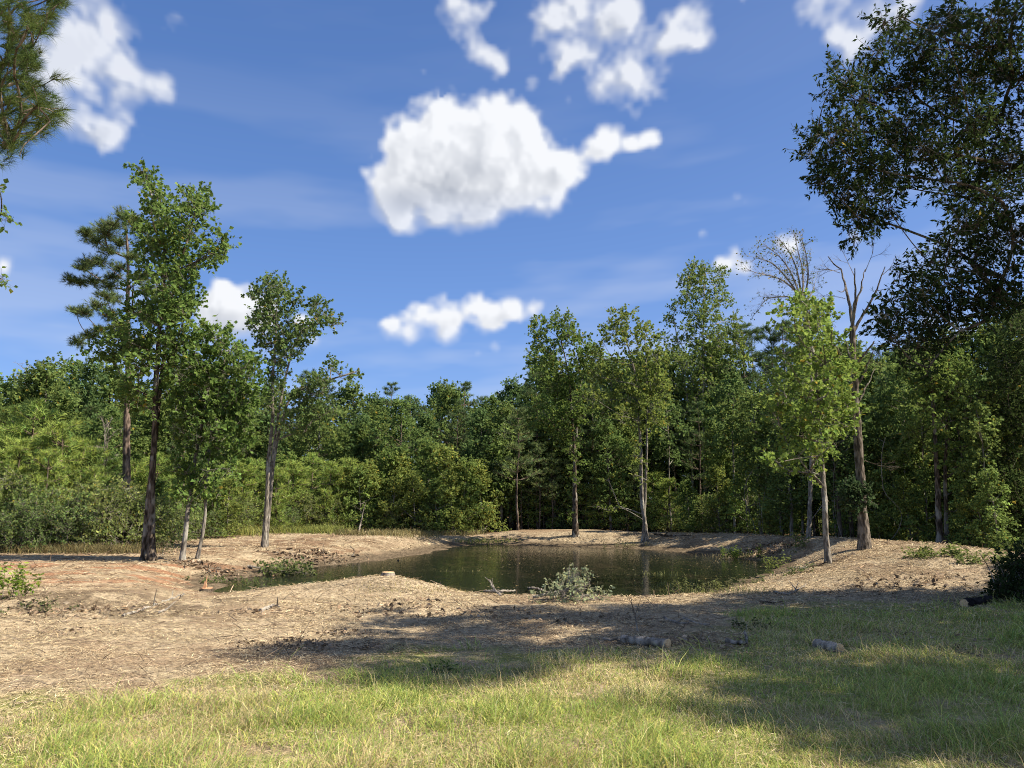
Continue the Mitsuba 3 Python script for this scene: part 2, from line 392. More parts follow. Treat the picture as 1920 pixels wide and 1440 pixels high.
def sticks(acc, a, b, r, col=None):
    """Many thin three-sided twigs from a to b."""
    n = len(a)
    t = unit(b - a)
    s = unit(np.cross(t, [0.31, 0.22, 0.9]))
    u = np.cross(t, s)
    r = np.broadcast_to(r, n)[:, None]
    k = []
    for q, rr in ((a, r), (b, r * 0.5)):
        for g in (0, 2.094, 4.189):
            k.append(q + (s * math.cos(g) + u * math.sin(g)) * rr)
    v = np.stack(k, 1)
    i = np.arange(n)[:, None] * 6
    f = [i + [x, (x + 1) % 3, 3 + (x + 1) % 3] for x in range(3)] + [i + [x, 3 + (x + 1) % 3, 3 + x] for x in range(3)]
    acc.add(v, np.vstack(f), None if col is None else np.repeat(col, 6, axis=0))


def resample(pts, step):
    p = np.asarray(pts, float)
    s = np.concatenate([[0], np.cumsum(np.linalg.norm(np.diff(p, axis=0), axis=1))])
    u = np.linspace(0, s[-1], max(3, int(s[-1] / step) + 1))
    from scipy.interpolate import PchipInterpolator
    return np.stack([PchipInterpolator(s, p[:, k])(u) for k in range(3)], 1)


def trunk_mesh(acc, pts, r0, r1=0.03, sides=10, flare=0.5, step=0.3, rough=0.16, wobble=0.018):
    p = resample(pts, step)
    u = np.linspace(0, 1, len(p))
    hgt = p[:, 2] - p[0, 2]
    w = np.stack([meshkit.fbm(np.stack([u * 9 + k * 7 + p[0, 0], u * 0, u * 0], 1), 2, k) - 0.5 for k in range(2)] + [u * 0], 1)
    p = p + w * wobble * 4 * np.minimum(1, u * 8)[:, None]
    r = (r0 + (r1 - r0) * u ** 0.85) * (1 + flare * np.exp(-np.maximum(hgt - 0.12, 0) / 0.22))
    tube(acc, p, r, sides, rough, seed=p[0, 0])
    return p, r


def bezier(a, b, c, n):
    t = np.linspace(0, 1, n)[:, None]
    return (1 - t) ** 2 * a + 2 * t * (1 - t) * b + t * t * c


def leaf_clump(acc, twigs, c, r, n, L, W, col, spread=0.22, yellow=0.0, droop=0.25, per=8, shell=0.2, hue=0.07, flat=0.65):
    """Leaves set along many short twigs that grow outward and upward through an uneven mass of radius r."""
    c = np.asarray(c, float)
    r = np.broadcast_to(np.asarray(r, float), 3)
    m = max(3, n // per)
    o = rand_dirs(m)
    base = c + o * (rng.uniform(shell, 1.0, (m, 1)) ** 0.5) * r * 0.92 * np.exp(rng.normal(0, 0.13, (m, 1)))
    d = unit(o * 0.55 + rand_dirs(m) * 0.75 + np.array([0, 0, 0.30]))
    tl = L * rng.uniform(1.8, 3.6, (m, 1))
    if twigs is not None:
        sticks(twigs, base - d * tl * 0.6, base + d * tl, 0.0028 + 0.014 * L)
    k = rng.integers(0, m, n)
    t = rng.uniform(0.0, 1.05, (n, 1))
    s = unit(np.cross(d, rand_dirs(m)))[k] * np.where(rng.random((n, 1)) < .5, 1, -1)
    ax = unit(d[k] * 0.55 + s * 0.75 + rng.normal(0, 0.25, (n, 3)) - np.array([0, 0, droop]))
    pos = base[k] + (d * tl)[k] * t + ax * L * 0.55
    nr = unit(np.array([0, 0, 1.0]) * flat + rng.normal(0, 0.75, (n, 3)))
    size = np.exp(rng.normal(0, 0.18, n))
    kites(acc, pos, ax, nr, L * size, W * size, tint(col, n, spread, hue, yellow))


def skeleton(acc, lines, nodes, rtip=0.010, grow=0.5, sides=6, low=0.0, path=0.25):
    """Limbs that leave the trunk and fork on to every node, thinner with each fork."""
    P, parent, plen, cap = [], [], [], []
    for p, rad in lines:
        for q, rr in zip(p, rad):
            if q[2] >= low:
                P.append(q); parent.append(-1); plen.append(0.0); cap.append(rr)
    n0 = len(P)
    nodes = np.asarray(nodes, float)
    order = np.argsort(np.min(np.linalg.norm(nodes[:, None] - np.array(P)[None], axis=2), axis=1))
    for i in order:
        c = nodes[i]
        A = np.array(P)
        d = np.linalg.norm(A - c, axis=1)
        cost = d + path * np.array(plen) + 0.8 * np.maximum(0, A[:, 2] - c[2] + 0.35 * d) + np.where(np.arange(len(A)) < n0, 0.12, 0)
        k = int(np.argmin(cost))
        P.append(c); parent.append(k); plen.append(plen[k] + d[k]); cap.append(cap[k])
    cnt = np.zeros(len(P))
    for j in range(len(P) - 1, n0 - 1, -1):
        cnt[j] += 1
        cnt[parent[j]] += cnt[j]
    for j in range(n0, len(P)):
        k = parent[j]
        a, b = P[k], P[j]
        L = np.linalg.norm(b - a)
        r1 = min(rtip * cnt[j] ** grow, cap[k] * 0.6)
        r0 = min(r1 * 1.25, cap[k] * 0.65)
        back = unit(a - P[parent[k]]) if k >= n0 else np.array([0, 0, 0.6])
        m = (a + b) / 2 + back * 0.12 * L + rng.normal(0, 0.05 * L, 3)
        tube(acc, bezier(a, m, b, 6), np.linspace(r0, r1, 6), sides, cap=False)


def tufts(acc, p, d, k, L, w, col, spread=0.15, open_=0.9):
    """Tufts of k needles each at the points p, pointing about d."""
    n = len(p)
    dd = unit(np.repeat(unit(d), k, axis=0) + rng.normal(0, open_ * 0.6, (n * k, 3)))
    b = np.repeat(p, k, axis=0)
    s = unit(np.cross(dd, rand_dirs(n * k))) * w / 2
    L = L * rng.uniform(0.7, 1.1, (n * k, 1))
    b = b - np.repeat(unit(d), k, axis=0) * rng.uniform(0, 0.6, (n * k, 1)) * L
    v = np.stack([b - s, b + s, b + dd * L - np.array([0, 0, 0.12]) * L], 1)
    c = np.repeat(tint(col, n, 0.18, 0.10), k, axis=0) * np.exp(rng.normal(0, spread, (n * k, 1)))
    acc.add(v, np.arange(n * k * 3).reshape(-1, 3), np.repeat(c, 3, axis=0))


def numbered(name):
    if name not in labels and name not in scene:
        return name
    k = 1
    while f'{name}_{k:03d}' in labels or f'{name}_{k:03d}' in scene:
        k += 1
    return f'{name}_{k:03d}'


def thing(name, label, category, group=None):
    key = numbered(name)
    labels[key] = {'label': label, 'category': category}
    if group:
        labels[key]['group'] = group
    return key


def stuff(name, label, category, ply):
    scene[name] = ply
    labels[name] = {'label': label, 'category': category, 'kind': 'stuff'}


def structure(name, ply):
    scene[name] = ply
    labels[name] = {'kind': 'structure'}


def part_stuff(key):
    labels[key] = {'kind': 'stuff'}


# ------------------------------------------------------------------ ground and water
idx = np.arange(gx.size).reshape(gx.shape)
quads = np.stack([idx[:-1, :-1], idx[:-1, 1:], idx[1:, 1:], idx[1:, :-1]], -1).reshape(-1, 4)
structure('ground', mikit.ply((np.stack([gx, gy, GZ], -1).reshape(-1, 3), quads), 'ground_mat', smooth=True))

import trimesh
pool = trimesh.creation.triangulate_polygon(POND_SHAPE.buffer(1.2), engine='earcut')
structure('pond_water', mikit.ply((np.column_stack([pool[0], np.full(len(pool[0]), WATER)]), pool[1]), 'water_mat'))

# ------------------------------------------------------------------ trees
GREEN = (0.135, 0.215, 0.056)
LIGHT = (0.2, 0.285, 0.066)
DARKG = (0.06, 0.095, 0.027)
OLIVE = (0.145, 0.225, 0.06)
PINE = (0.125, 0.175, 0.065)
YPINE = (0.14, 0.195, 0.045)


def hero(name, label, trunks, clumps, Y, r0, leaf=0.13, col=GREEN, barkmat='bark_dark', lai=3.0, yellow=0.01, group=None, depth=0.9, spread=0.17, limb=True, droop=0.25, category='tree', r1=0.03, extra=1.0, flat=0.65, size=1.0):
    """A broadleaf tree: trunks through photograph points at depth Y, leaf masses with limbs running to them."""
    key = thing(name, label, category, group)
    wood, fine, crown = Acc(), Acc(), Acc()
    lines = []
    for k, tr in enumerate(trunks):
        pts = [at(x, y, Y + 0.25 * k + 0.04 * j * rng.normal()) for j, (x, y) in enumerate(tr)]
        pts[0][2] = G(pts[0][0], pts[0][1]) - 0.15
        lines.append(trunk_mesh(wood, pts, r0 * (0.85 if k == 0 else 0.6), r1))
    scale, nodes = Y / 1441 * size, []
    for cl in clumps:
        x, y, rr = cl[:3]
        r = rr * scale * 1.0
        dy = rng.normal(0, depth)
        for rep in range(2 if extra > 0.99 else 1):
            yy = Y + (dy if rep == 0 else -dy * 0.8 + rng.normal(0, 0.3))
            c = at(x, y, yy)
            if rep:
                c = c + rng.normal(0, 0.25 * r, 3)
            n = int(lai * 0.5 * np.pi * r * r / (0.5 * leaf * leaf * 0.9))
            leaf_clump(crown, fine, c, (r, r * 1.15, r * 0.95), n, leaf, leaf * 0.92, np.array(col) * math.exp(rng.normal(0, 0.10)), spread, yellow * (cl[3] if len(cl) > 3 else 1), droop, flat=flat)
            nodes.append(c)
    if limb:
        skeleton(fine, lines, nodes, 0.011, 0.5, 5, low=lines[0][0][0][2] + 1.0)
    scene[key + '__trunk'] = wood.ply(barkmat, 40)
    scene[key + '__branches'] = fine.ply(barkmat)
    part_stuff(key + '__branches')
    scene[key + '__crown'] = crown.ply('leaf_mat')
    return key


def spread_clumps(pts, r):
    return [(x, y, r * math.exp(rng.normal(0, 0.2))) for x, y in pts]


# the tall sweetgum left of the pond
b = hit(285, 1052)
hero('broadleaf_tree', 'tallest leafy tree left of the pond with thick dark trunk and ragged pointed crown', [[(285, 1054), (285, 960), (287, 850), (293, 720), (302, 600), (310, 500), (300, 420), (283, 365), (268, 318)], [(302, 600), (330, 520), (352, 450), (365, 395)]],
     [(262, 314, 11), (275, 328, 15), (270, 345, 15), (290, 356, 20), (302, 380, 22), (283, 392, 18), (303, 410, 25), (355, 370, 22), (385, 372, 16), (390, 395, 14), (368, 400, 26), (340, 385, 16), (330, 425, 30), (350, 440, 24), (412, 452, 18), (425, 462, 13), (397, 475, 17), (380, 490, 18), (418, 480, 12),
      (300, 455, 36), (262, 415, 18, 5), (245, 425, 13, 5), (325, 505, 34), (360, 500, 20), (290, 530, 34), (272, 505, 18), (330, 560, 32), (355, 560, 20), (300, 610, 42), (350, 585, 20), (215, 610, 20, 3), (198, 642, 20, 3), (184, 662, 15), (240, 640, 28, 3), (278, 655, 36), (325, 640, 24), (262, 680, 26), (228, 662, 24),
      (310, 680, 24), (250, 585, 20, 3), (245, 540, 14, 4), (258, 730, 24, 4), (244, 755, 22, 4), (270, 760, 16), (232, 715, 18), (330, 590, 20), (305, 570, 26), (318, 470, 22), (345, 530, 22), (280, 470, 20)], b[1], 0.145, 0.125, OLIVE, lai=4.0, yellow=0.008, depth=0.7)

# leafy low tree with two thin pale stems
b = hit(345, 1050)
hero('broadleaf_tree', 'bushy green tree on two thin pale leaning stems beside the thick dark trunk', [[(342, 1050), (350, 970), (362, 900), (378, 800), (392, 700)], [(368, 1058), (384, 965), (390, 880), (402, 760), (420, 690)]],
     [(352, 640, 26), (385, 625, 20), (410, 637, 24), (372, 680, 34), (420, 690, 38), (340, 702, 26), (390, 740, 38), (440, 745, 34), (350, 760, 30), (330, 800, 20), (400, 800, 34), (450, 800, 28), (470, 735, 26), (365, 830, 24), (420, 838, 24), (455, 845, 18), (350, 890, 20), (392, 882, 20), (335, 925, 13), (362, 930, 20), (405, 928, 16), (340, 870, 16), (430, 880, 14), (462, 690, 22), (312, 740, 16), (380, 905, 16), (410, 770, 30), (370, 780, 28), (430, 660, 22)], b[1], 0.10, 0.125, GREEN, 'bark_pale', lai=5.2, yellow=0.005, depth=0.9)

# tree with pale bark scar, right of it
b = hit(497, 1026)
hero('broadleaf_tree', 'slender tree on the left bank with pale mottled trunk and side boughs reaching right', [[(495, 1026), (497, 985), (500, 930), (505, 860), (512, 790), (512, 710), (516, 640), (508, 560)], [(512, 775), (545, 745), (590, 720), (640, 705), (668, 697)], [(514, 720), (550, 650), (585, 610), (625, 602)]],
     spread_clumps([(503, 540), (492, 560), (521, 556), (530, 542), (562, 562), (510, 580), (488, 590), (485, 615), (518, 607), (540, 596), (596, 580), (590, 602), (530, 636), (510, 644), (552, 644), (540, 669), (518, 673), (530, 697), (508, 706), (498, 640), (545, 620), (570, 625)], 21) + [(632, 601, 12), (621, 611, 9), (641, 606, 7), (569, 618, 16), (605, 590, 14),
      (620, 682, 11), (617, 690, 12), (672, 696, 9), (655, 700, 10), (640, 706, 9), (600, 716, 20), (572, 724, 26), (585, 738, 24), (610, 735, 18), (520, 740, 26), (555, 765, 26), (545, 800, 20), (590, 775, 24), (620, 770, 20), (575, 800, 18), (500, 760, 18)], b[1], 0.13, 0.125, (0.125, 0.19, 0.062), 'bark_pale', lai=3.6, depth=0.8, size=0.85)

# far bank trees
b = hit(1078, 1006)
hero('broadleaf_tree', 'full crowned tree with straight dark trunk on the far bank at centre right', [[(1080, 1010), (1078, 900), (1074, 800), (1066, 710), (1050, 630)], [(1074, 800), (1088, 720), (1105, 660)]],
     spread_clumps([(1019, 615), (1045, 607), (1063, 614), (1019, 645), (1052, 637), (1074, 630), (1037, 663), (1096, 645), (1081, 667), (1107, 672), (1030, 681), (1015, 700), (1056, 692), (1088, 696), (1019, 725), (1045, 718), (1074, 725), (1012, 754), (1045, 750), (1074, 758), (1030, 787), (1063, 783), (1095, 740), (1050, 810), (1005, 790), (1090, 780)], 22) + [(1081, 823, 15), (1070, 845, 14), (1083, 862, 13), (1075, 885, 12), (1064, 960, 9), (1085, 905, 9)], b[1], 0.17, 0.14, (0.14, 0.21, 0.054), lai=3.6, yellow=0.015, depth=0.9, size=0.74)
b = hit(1212, 1016)
k = hero('broadleaf_tree', 'tree on the far bank with crooked pale trunk and bare dead twigs low down', [[(1213, 1018), (1208, 975), (1203, 930), (1202, 870), (1199, 800), (1196, 730), (1180, 660), (1166, 610)], [(1199, 800), (1212, 720), (1210, 640)]],
     spread_clumps([(1161, 595), (1147, 618), (1176, 619), (1202, 618), (1212, 630), (1132, 643), (1169, 645), (1198, 652), (1220, 654), (1118, 672), (1154, 678), (1191, 685), (1234, 676), (1118, 707), (1154, 714), (1191, 721), (1227, 714), (1110, 745), (1147, 754), (1183, 754), (1220, 761), (1169, 783), (1198, 790), (1227, 790), (1240, 735), (1130, 780)], 23) + [(1198, 827, 14), (1188, 852, 11), (1206, 867, 10), (1190, 890, 9), (1140, 897, 10), (1143, 956, 11), (1162, 951, 8), (1122, 950, 8), (1212, 900, 7)], b[1], 0.15, 0.14, (0.18, 0.235, 0.058), 'bark_pale', lai=3.4, yellow=0.015, depth=0.9, size=0.74)
b = hit(1322, 999)
hero('broadleaf_tree', 'tall narrow tree with twin pale trunks on the far bank right of the pond', [[(1323, 1000), (1322, 930), (1319, 840), (1318, 750), (1318, 650), (1320, 560), (1322, 500)], [(1306, 1004), (1301, 960), (1298, 900), (1296, 800), (1280, 700), (1262, 590)]],
     spread_clumps([(1304, 508), (1326, 506), (1352, 512), (1289, 530), (1315, 530), (1344, 535), (1289, 553), (1318, 557), (1346, 557), (1304, 582), (1333, 582), (1311, 608), (1351, 604), (1329, 633), (1322, 662), (1300, 640), (1345, 650)], 19) + [(1368, 566, 9), (1377, 600, 15), (1373, 622, 17), (1351, 633, 17), (1380, 648, 20), (1267, 578, 14), (1256, 604, 15), (1243, 633, 13), (1286, 615, 14), (1274, 640, 18), (1260, 662, 20), (1282, 680, 20), (1245, 690, 16), (1304, 684, 26), (1340, 690, 28), (1372, 692, 28), (1395, 675, 20), (1330, 720, 30), (1370, 730, 28), (1290, 720, 28), (1265, 720, 18), (1310, 760, 28), (1350, 770, 28), (1385, 760, 24), (1280, 770, 22), (1300, 810, 22), (1340, 815, 24), (1375, 800, 20), (1365, 845, 16), (1310, 850, 14)], b[1], 0.155, 0.14, (0.18, 0.25, 0.065), 'bark_light', lai=3.2, depth=0.8, size=0.85)

# vine-covered slender trunk on the right bank
b = hit(1553, 1057)
hero('broadleaf_tree', 'slim grey trunk leaning left on the right bank, clothed in bright green vine leaves above', [[(1553, 1058), (1549, 1000), (1545, 940), (1541, 870), (1537, 790), (1530, 700), (1520, 630), (1508, 560)]],
     spread_clumps([(1504, 566), (1491, 592), (1519, 590), (1537, 584), (1504, 615), (1533, 619), (1559, 613), (1493, 641), (1522, 648), (1553, 648), (1477, 679), (1512, 677), (1548, 681), (1497, 713), (1533, 713), (1563, 710), (1475, 746), (1519, 746), (1548, 743), (1577, 746), (1453, 779), (1533, 786), (1570, 779), (1475, 819), (1511, 819), (1548, 819), (1500, 780), (1460, 730), (1590, 700), (1575, 670)], 22) + [(1457, 868, 18), (1497, 856, 18), (1533, 856, 18), (1557, 837, 16), (1480, 885, 12), (1440, 850, 14), (1520, 885, 10), (1606, 779, 14), (1590, 800, 14)], b[1], 0.10, 0.115, LIGHT, 'bark_pale', lai=3.4, yellow=0.02, depth=0.9)

# leafy tree at right with layered sprays
b = np.array([0, 29.5, 0])
hero('broadleaf_tree', 'layered leafy tree on dark paired trunks at the right end of the bank', [[(1762, 1018), (1757, 900), (1752, 800), (1745, 700), (1740, 640)], [(1776, 1018), (1772, 900), (1775, 800), (1785, 720)]],
     spread_clumps([(1745, 677), (1781, 692), (1800, 705), (1760, 713), (1730, 720), (1789, 728), (1767, 750), (1822, 746), (1760, 794), (1796, 786), (1840, 819), (1811, 837), (1833, 874), (1800, 870), (1780, 830), (1740, 760), (1720, 800), (1850, 780), (1720, 690)], 23) + [(1858, 743, 13), (1876, 745, 9), (1876, 827, 16), (1858, 852, 18), (1887, 848, 12), (1884, 881, 12), (1850, 905, 14), (1745, 850, 14), (1815, 920, 12), (1790, 960, 10)], b[1], 0.16, 0.13, (0.155, 0.225, 0.058), lai=3.6, depth=1.0)

# ------------------------------------------------------------------ dead trees
def limb_pts(pts, Y, bend=0.0):
    return [at(x, y, Y + bend * j) for j, (x, y) in enumerate(pts)]


def twiggy(acc, starts, dirs, L, r, levels=3, kids=3):
    """Bare twigs that fork and thin out."""
    s, d = np.asarray(starts, float), unit(np.asarray(dirs, float))
    tips = []
    for lv in range(levels):
        e = s + (d + rng.normal(0, 0.12, s.shape)) * L * rng.uniform(0.7, 1.2, (len(s), 1))
        sticks(acc, s, e, r)
        tips.append(e)
        k = kids
        s2 = np.repeat(s, k, 0) + (np.repeat(e, k, 0) - np.repeat(s, k, 0)) * rng.uniform(0.35, 1.0, (len(s) * k, 1))
        d = unit(np.repeat(d, k, 0) + rng.normal(0, 0.45, s2.shape))
        s, L, r = s2, L * 0.62, r * 0.6
    return np.vstack(tips)


b = hit(1620, 1030)
YJ = b[1]
key = thing('dead_tree', 'dead bare tree on the right bank with broken forked limbs', 'dead tree')
w = Acc()
pts = [at(x, y, YJ) for x, y in [(1621, 1031), (1618, 980), (1613, 900), (1608, 820), (1604, 740), (1601, 690), (1598, 640), (1598, 612)]]
pts[0][2] -= 0.15
trunk_mesh(w, pts, 0.165, 0.085, 12, 0.45, 0.25, 0.18)
scene[key + '__trunk'] = w.ply('bark_snag', 40)
LIMBS = [([(1598, 618), (1594, 580), (1584, 530), (1577, 505), (1565, 495), (1553, 481)], .10, .03), ([(1598, 612), (1602, 570), (1603, 530), (1602, 503)], .095, .03), ([(1601, 580), (1611, 550), (1618, 520), (1623, 505)], .06, .025), ([(1600, 622), (1618, 590), (1640, 550), (1652, 520), (1660, 500)], .085, .03),
         ([(1585, 535), (1578, 548), (1569, 544)], .035, .015), ([(1601, 690), (1615, 670), (1632, 650), (1640, 640)], .075, .04), ([(1604, 730), (1622, 695), (1637, 655)], .06, .03), ([(1604, 700), (1590, 660), (1582, 620)], .05, .02), ([(1606, 760), (1630, 715), (1640, 690)], .05, .02), ([(1617, 538), (1608, 560), (1602, 590)], .05, .03)]
for i, (lp, ra, rb) in enumerate(LIMBS):
    w = Acc()
    p = resample(limb_pts(lp, YJ, rng.normal(0, 0.15)), 0.15)
    tube(w, p + rng.normal(0, 0.012, p.shape), np.linspace(ra * .58, rb * .45, len(p)), 7, 0.15)
    k = f'{key}__limb' + (f'_{i:03d}' if i else '')
    scene[k] = w.ply('bark_snag', 40)
w = Acc()
st = [at(x, y, YJ) for x, y in [(1577, 505), (1575, 512), (1603, 520), (1622, 510), (1655, 515), (1645, 545), (1585, 560), (1612, 690), (1605, 780), (1612, 860), (1598, 700)]]
twiggy(w, st, [(-1, 0, -.2), (-1, .3, .2), (-.4, 0, 1), (.4, 0, 1), (.5, .2, .6), (1, 0, .1), (-1, 0, .2), (1, 0, .4), (-1, -.3, .1), (1, -.3, -.1), (-.8, 0, .3)], 0.65, 0.013, 4, 3)
scene[key + '__twigs'] = w.ply('bark_snag')
part_stuff(key + '__twigs')

key = thing('ivy_clump', 'round clump of leafy ivy clinging low on the trunk of the dead tree', 'ivy')
a = Acc(); w = Acc()
for x, y, r in [(1606, 925, 17), (1590, 938, 16), (1622, 932, 14), (1604, 950, 12), (1596, 915, 10)]:
    leaf_clump(a, w, at(x, y, YJ - 0.15), r * YJ / 1441, 330, 0.085, 0.075, (0.06, 0.10, 0.045))
scene[key + '__leaves'] = a.ply('leaf_mat')
scene[key + '__stems'] = w.ply('bark_dark')

b = hit(1505, 1004)
YB = 33.0
key = thing('bare_topped_tree', 'nearly bare tree behind the vine-clad trunk, its fan of thin branches leaning left', 'tree')
w, tw, a = Acc(), Acc(), Acc()
pts = [at(x, y, YB) for x, y in [(1515, 1010), (1520, 900), (1522, 800), (1520, 700), (1512, 610), (1500, 560)]]
pts[0][2] = G(pts[0][0], pts[0][1]) - 0.15
trunk_mesh(w, pts, 0.10, 0.06)
scene[key + '__trunk'] = w.ply('bark_dead', 40)
FAN = [[(1505, 575), (1490, 545), (1455, 520), (1420, 512), (1402, 505)], [(1500, 560), (1478, 525), (1440, 490), (1412, 482)], [(1500, 560), (1482, 510), (1455, 475), (1435, 462)], [(1502, 560), (1495, 510), (1478, 470), (1462, 450)], [(1504, 560), (1505, 510), (1495, 465), (1490, 441)], [(1506, 565), (1515, 520), (1512, 480), (1505, 455)], [(1508, 570), (1524, 545), (1528, 530)], [(1505, 578), (1475, 556), (1440, 560), (1425, 578)]]
for i, lp in enumerate(FAN):
    p = resample(limb_pts(lp, YB, rng.normal(0, 0.2)), 0.2)
    q = Acc()
    tube(q, p, np.linspace(0.05, 0.012, len(p)), 5)
    scene[f'{key}__limb' + (f'_{i:03d}' if i else '')] = q.ply('bark_dead')
    m = p[3:]
    d = unit(np.gradient(p, axis=0))[3:]
    tips = twiggy(tw, np.repeat(m, 2, 0), np.repeat(d, 2, 0) + rng.normal(0, 0.5, (2 * len(m), 3)), 0.45, 0.009, 3, 2)
    tips = tips[rng.random(len(tips)) < 0.55]
    kites(a, tips + rng.normal(0, 0.06, tips.shape), rand_dirs(len(tips)), rand_dirs(len(tips)), 0.10, 0.07, tint((0.10, 0.125, 0.04), len(tips), yellow=0.08))
scene[key + '__twigs'] = tw.ply('bark_dead')
part_stuff(key + '__twigs')
scene[key + '__crown'] = a.ply('leaf_mat')


# ------------------------------------------------------------------ pines
def pine_branch(wood, need, s, tip, r, ntuft, k, L, w, col, sub=0.5):
    """A branch that sweeps up at the end, its side shoots closing in needle tufts."""
    ln = np.linalg.norm(tip - s)
    mid = (s + tip) / 2 + np.array([0, 0, -0.10 * ln])
    p = bezier(s, mid, tip, 8)
    tube(wood, p, np.linspace(r, 0.010, 8), 5, cap=False)
    t = rng.uniform(0.45, 1.0, ntuft) ** 0.8
    base = np.stack([np.interp(t, np.linspace(0, 1, 8), p[:, j]) for j in range(3)], 1)
    off = rand_dirs(ntuft) * [1, 1, 0.55] * (sub * rng.uniform(0.2, 1.0, (ntuft, 1)))
    off[:, 2] += 0.12 * sub
    end = base + off
    sticks(wood, base - off * 0.1, end, 0.008)
    tufts(need, end, unit(off + unit(tip - s) * 0.4 + np.array([0, 0, 0.35])), k, L, w, col)


b = np.array([0, 33.0, 0])
key = thing('pine_tree', 'tall pine with bare dark trunk and open tiered crown behind the tallest leafy tree', 'pine tree')
YP = 33.0
w, nd, br = Acc(), Acc(), Acc()
pts = [at(x, y, YP) for x, y in [(236, 1010), (238, 880), (239, 760), (240, 640), (240, 540), (238, 460), (232, 400)]]
pts[0][2] = G(pts[0][0], pts[0][1]) - 0.2
tp, trd = trunk_mesh(w, pts, 0.20, 0.04, 10, 0.3, 0.3, 0.14)
scene[key + '__trunk'] = w.ply('bark_pine', 40)
PB = [(200, 438, 18), (182, 452, 16), (165, 440, 16), (215, 420, 18), (232, 402, 16), (250, 412, 16), (195, 425, 16), (265, 430, 20), (282, 452, 18), (225, 455, 16), (160, 432, 10), (205, 470, 14), (165, 492, 18), (188, 490, 16), (153, 500, 12), (212, 518, 14), (131, 523, 13), (150, 528, 13), (176, 527, 18), (206, 536, 16), (142, 582, 12), (158, 585, 14), (180, 571, 16), (198, 554, 14), (215, 560, 14), (146, 640, 13), (166, 629, 12), (186, 618, 12), (262, 520, 18), (280, 545, 18), (270, 585, 18), (290, 600, 16), (205, 590, 16), (225, 610, 16), (265, 640, 16), (330, 655, 14), (310, 640, 14), (222, 500, 14), (250, 480, 16)]
PN = []
for x, y, r in PB:
    c = at(x, y, YP + rng.normal(0, 0.9))
    rr = r * YP / 1441
    PN.append(c)
    rr *= 1.3
    m = int(26 + 4.2 * r)
    o = rand_dirs(m) * [1, 1, .6] * rng.uniform(.15, 1.0, (m, 1)) * rr * 1.15
    sticks(br, c + o * .2 - [0, 0, .06], c + o, 0.007)
    tufts(nd, c + o, unit(o + [0, 0, .5 * rr]), 15, 0.23, 0.015, PINE)
skeleton(br, [(tp, trd)], PN, 0.014, 0.5, 5, low=4.0)
scene[key + '__branches'] = br.ply('bark_pine')
part_stuff(key + '__branches')
scene[key + '__crown'] = nd.ply('needle_mat')

# near pine whose branch ends hang in at the upper left; its trunk stands outside the picture
key = thing('pine_tree', 'near pine at the upper left edge showing only long-needled branch ends', 'pine tree')
w, nd, br = Acc(), Acc(), Acc()
YN = 9.0
base = np.array([-8.9, 9.3, 0])
base[2] = G(base[0], base[1]) - 0.2
tp, trd = trunk_mesh(w, [base, base + [0.1, 0, 4], base + [0.0, .1, 8], base + [0.1, 0, 12.5]], 0.20, 0.05, 12, 0.35)
scene[key + '__trunk'] = w.ply('bark_pine', 40)
PN = []
for x, y in [(120, 12), (88, 35), (100, 5), (60, 60), (48, 25), (78, 62), (66, 95), (62, 118), (20, 40), (30, 70), (62, 175), (80, 170), (98, 195), (104, 218), (90, 240), (60, 262), (40, 210), (20, 150), (52, 130), (10, 282), (5, 180), (35, 235), (75, 210), (25, 100), (15, 15), (5, 230), (45, 160), (15, 125), (30, 190), (20, 255), (-20, 60), (-30, 150), (-40, 230), (-60, 100), (-60, 200)]:
    for rep in range(5):
        c = at(x - 4 + rng.normal(0, 5 * rep), y - 8 + rng.normal(0, 5 * rep), YN + rng.normal(0, 0.6))
        PN.append(c)
        m = 3
        p = c + rng.normal(0, .05, (m, 3))
        out = unit(c - np.array([base[0], base[1], c[2] - .8]))
        tufts(nd, p, np.repeat(out[None], m, 0) + rng.normal(0, .35, (m, 3)), 40, 0.19, 0.005, (0.09, 0.13, 0.04))
skeleton(br, [(tp, trd)], PN, 0.0055, 0.5, 5, low=5.0)
for k in range(24):
    z = rng.uniform(7, 13)
    an = rng.uniform(1.8, 4.5)
    c = np.array([base[0] + 2.4 * math.cos(an), base[1] + 2.4 * math.sin(an), z])
    kk = int(np.argmin(np.abs(tp[:, 2] - (z - 0.6))))
    pine_branch(br, nd, tp[kk], c, 0.035, 10, 30, 0.22, 0.008, (0.085, 0.115, 0.035), 0.5)
scene[key + '__branches'] = br.ply('bark_pine')
part_stuff(key + '__branches')
scene[key + '__crown'] = nd.ply('needle_mat')

# sprigs of a broadleaf tree that reach in at the left edge
hero('broadleaf_tree', 'tree beyond the left edge with only a few leaf sprigs showing in the sky', [[(-190, 1060), (-185, 800), (-180, 600), (-170, 400), (-160, 250)]],
     [(14, 410, 10), (2, 402, 14), (6, 524, 7), (-5, 530, 12), (-2, 362, 9), (-60, 420, 34), (-100, 500, 46), (-120, 380, 46), (-60, 340, 26), (-60, 520, 30), (-160, 600, 60), (-200, 450, 60), (-170, 300, 50)], 20.0, 0.2, 0.125, OLIVE, lai=3.4, depth=0.5, yellow=0.05)


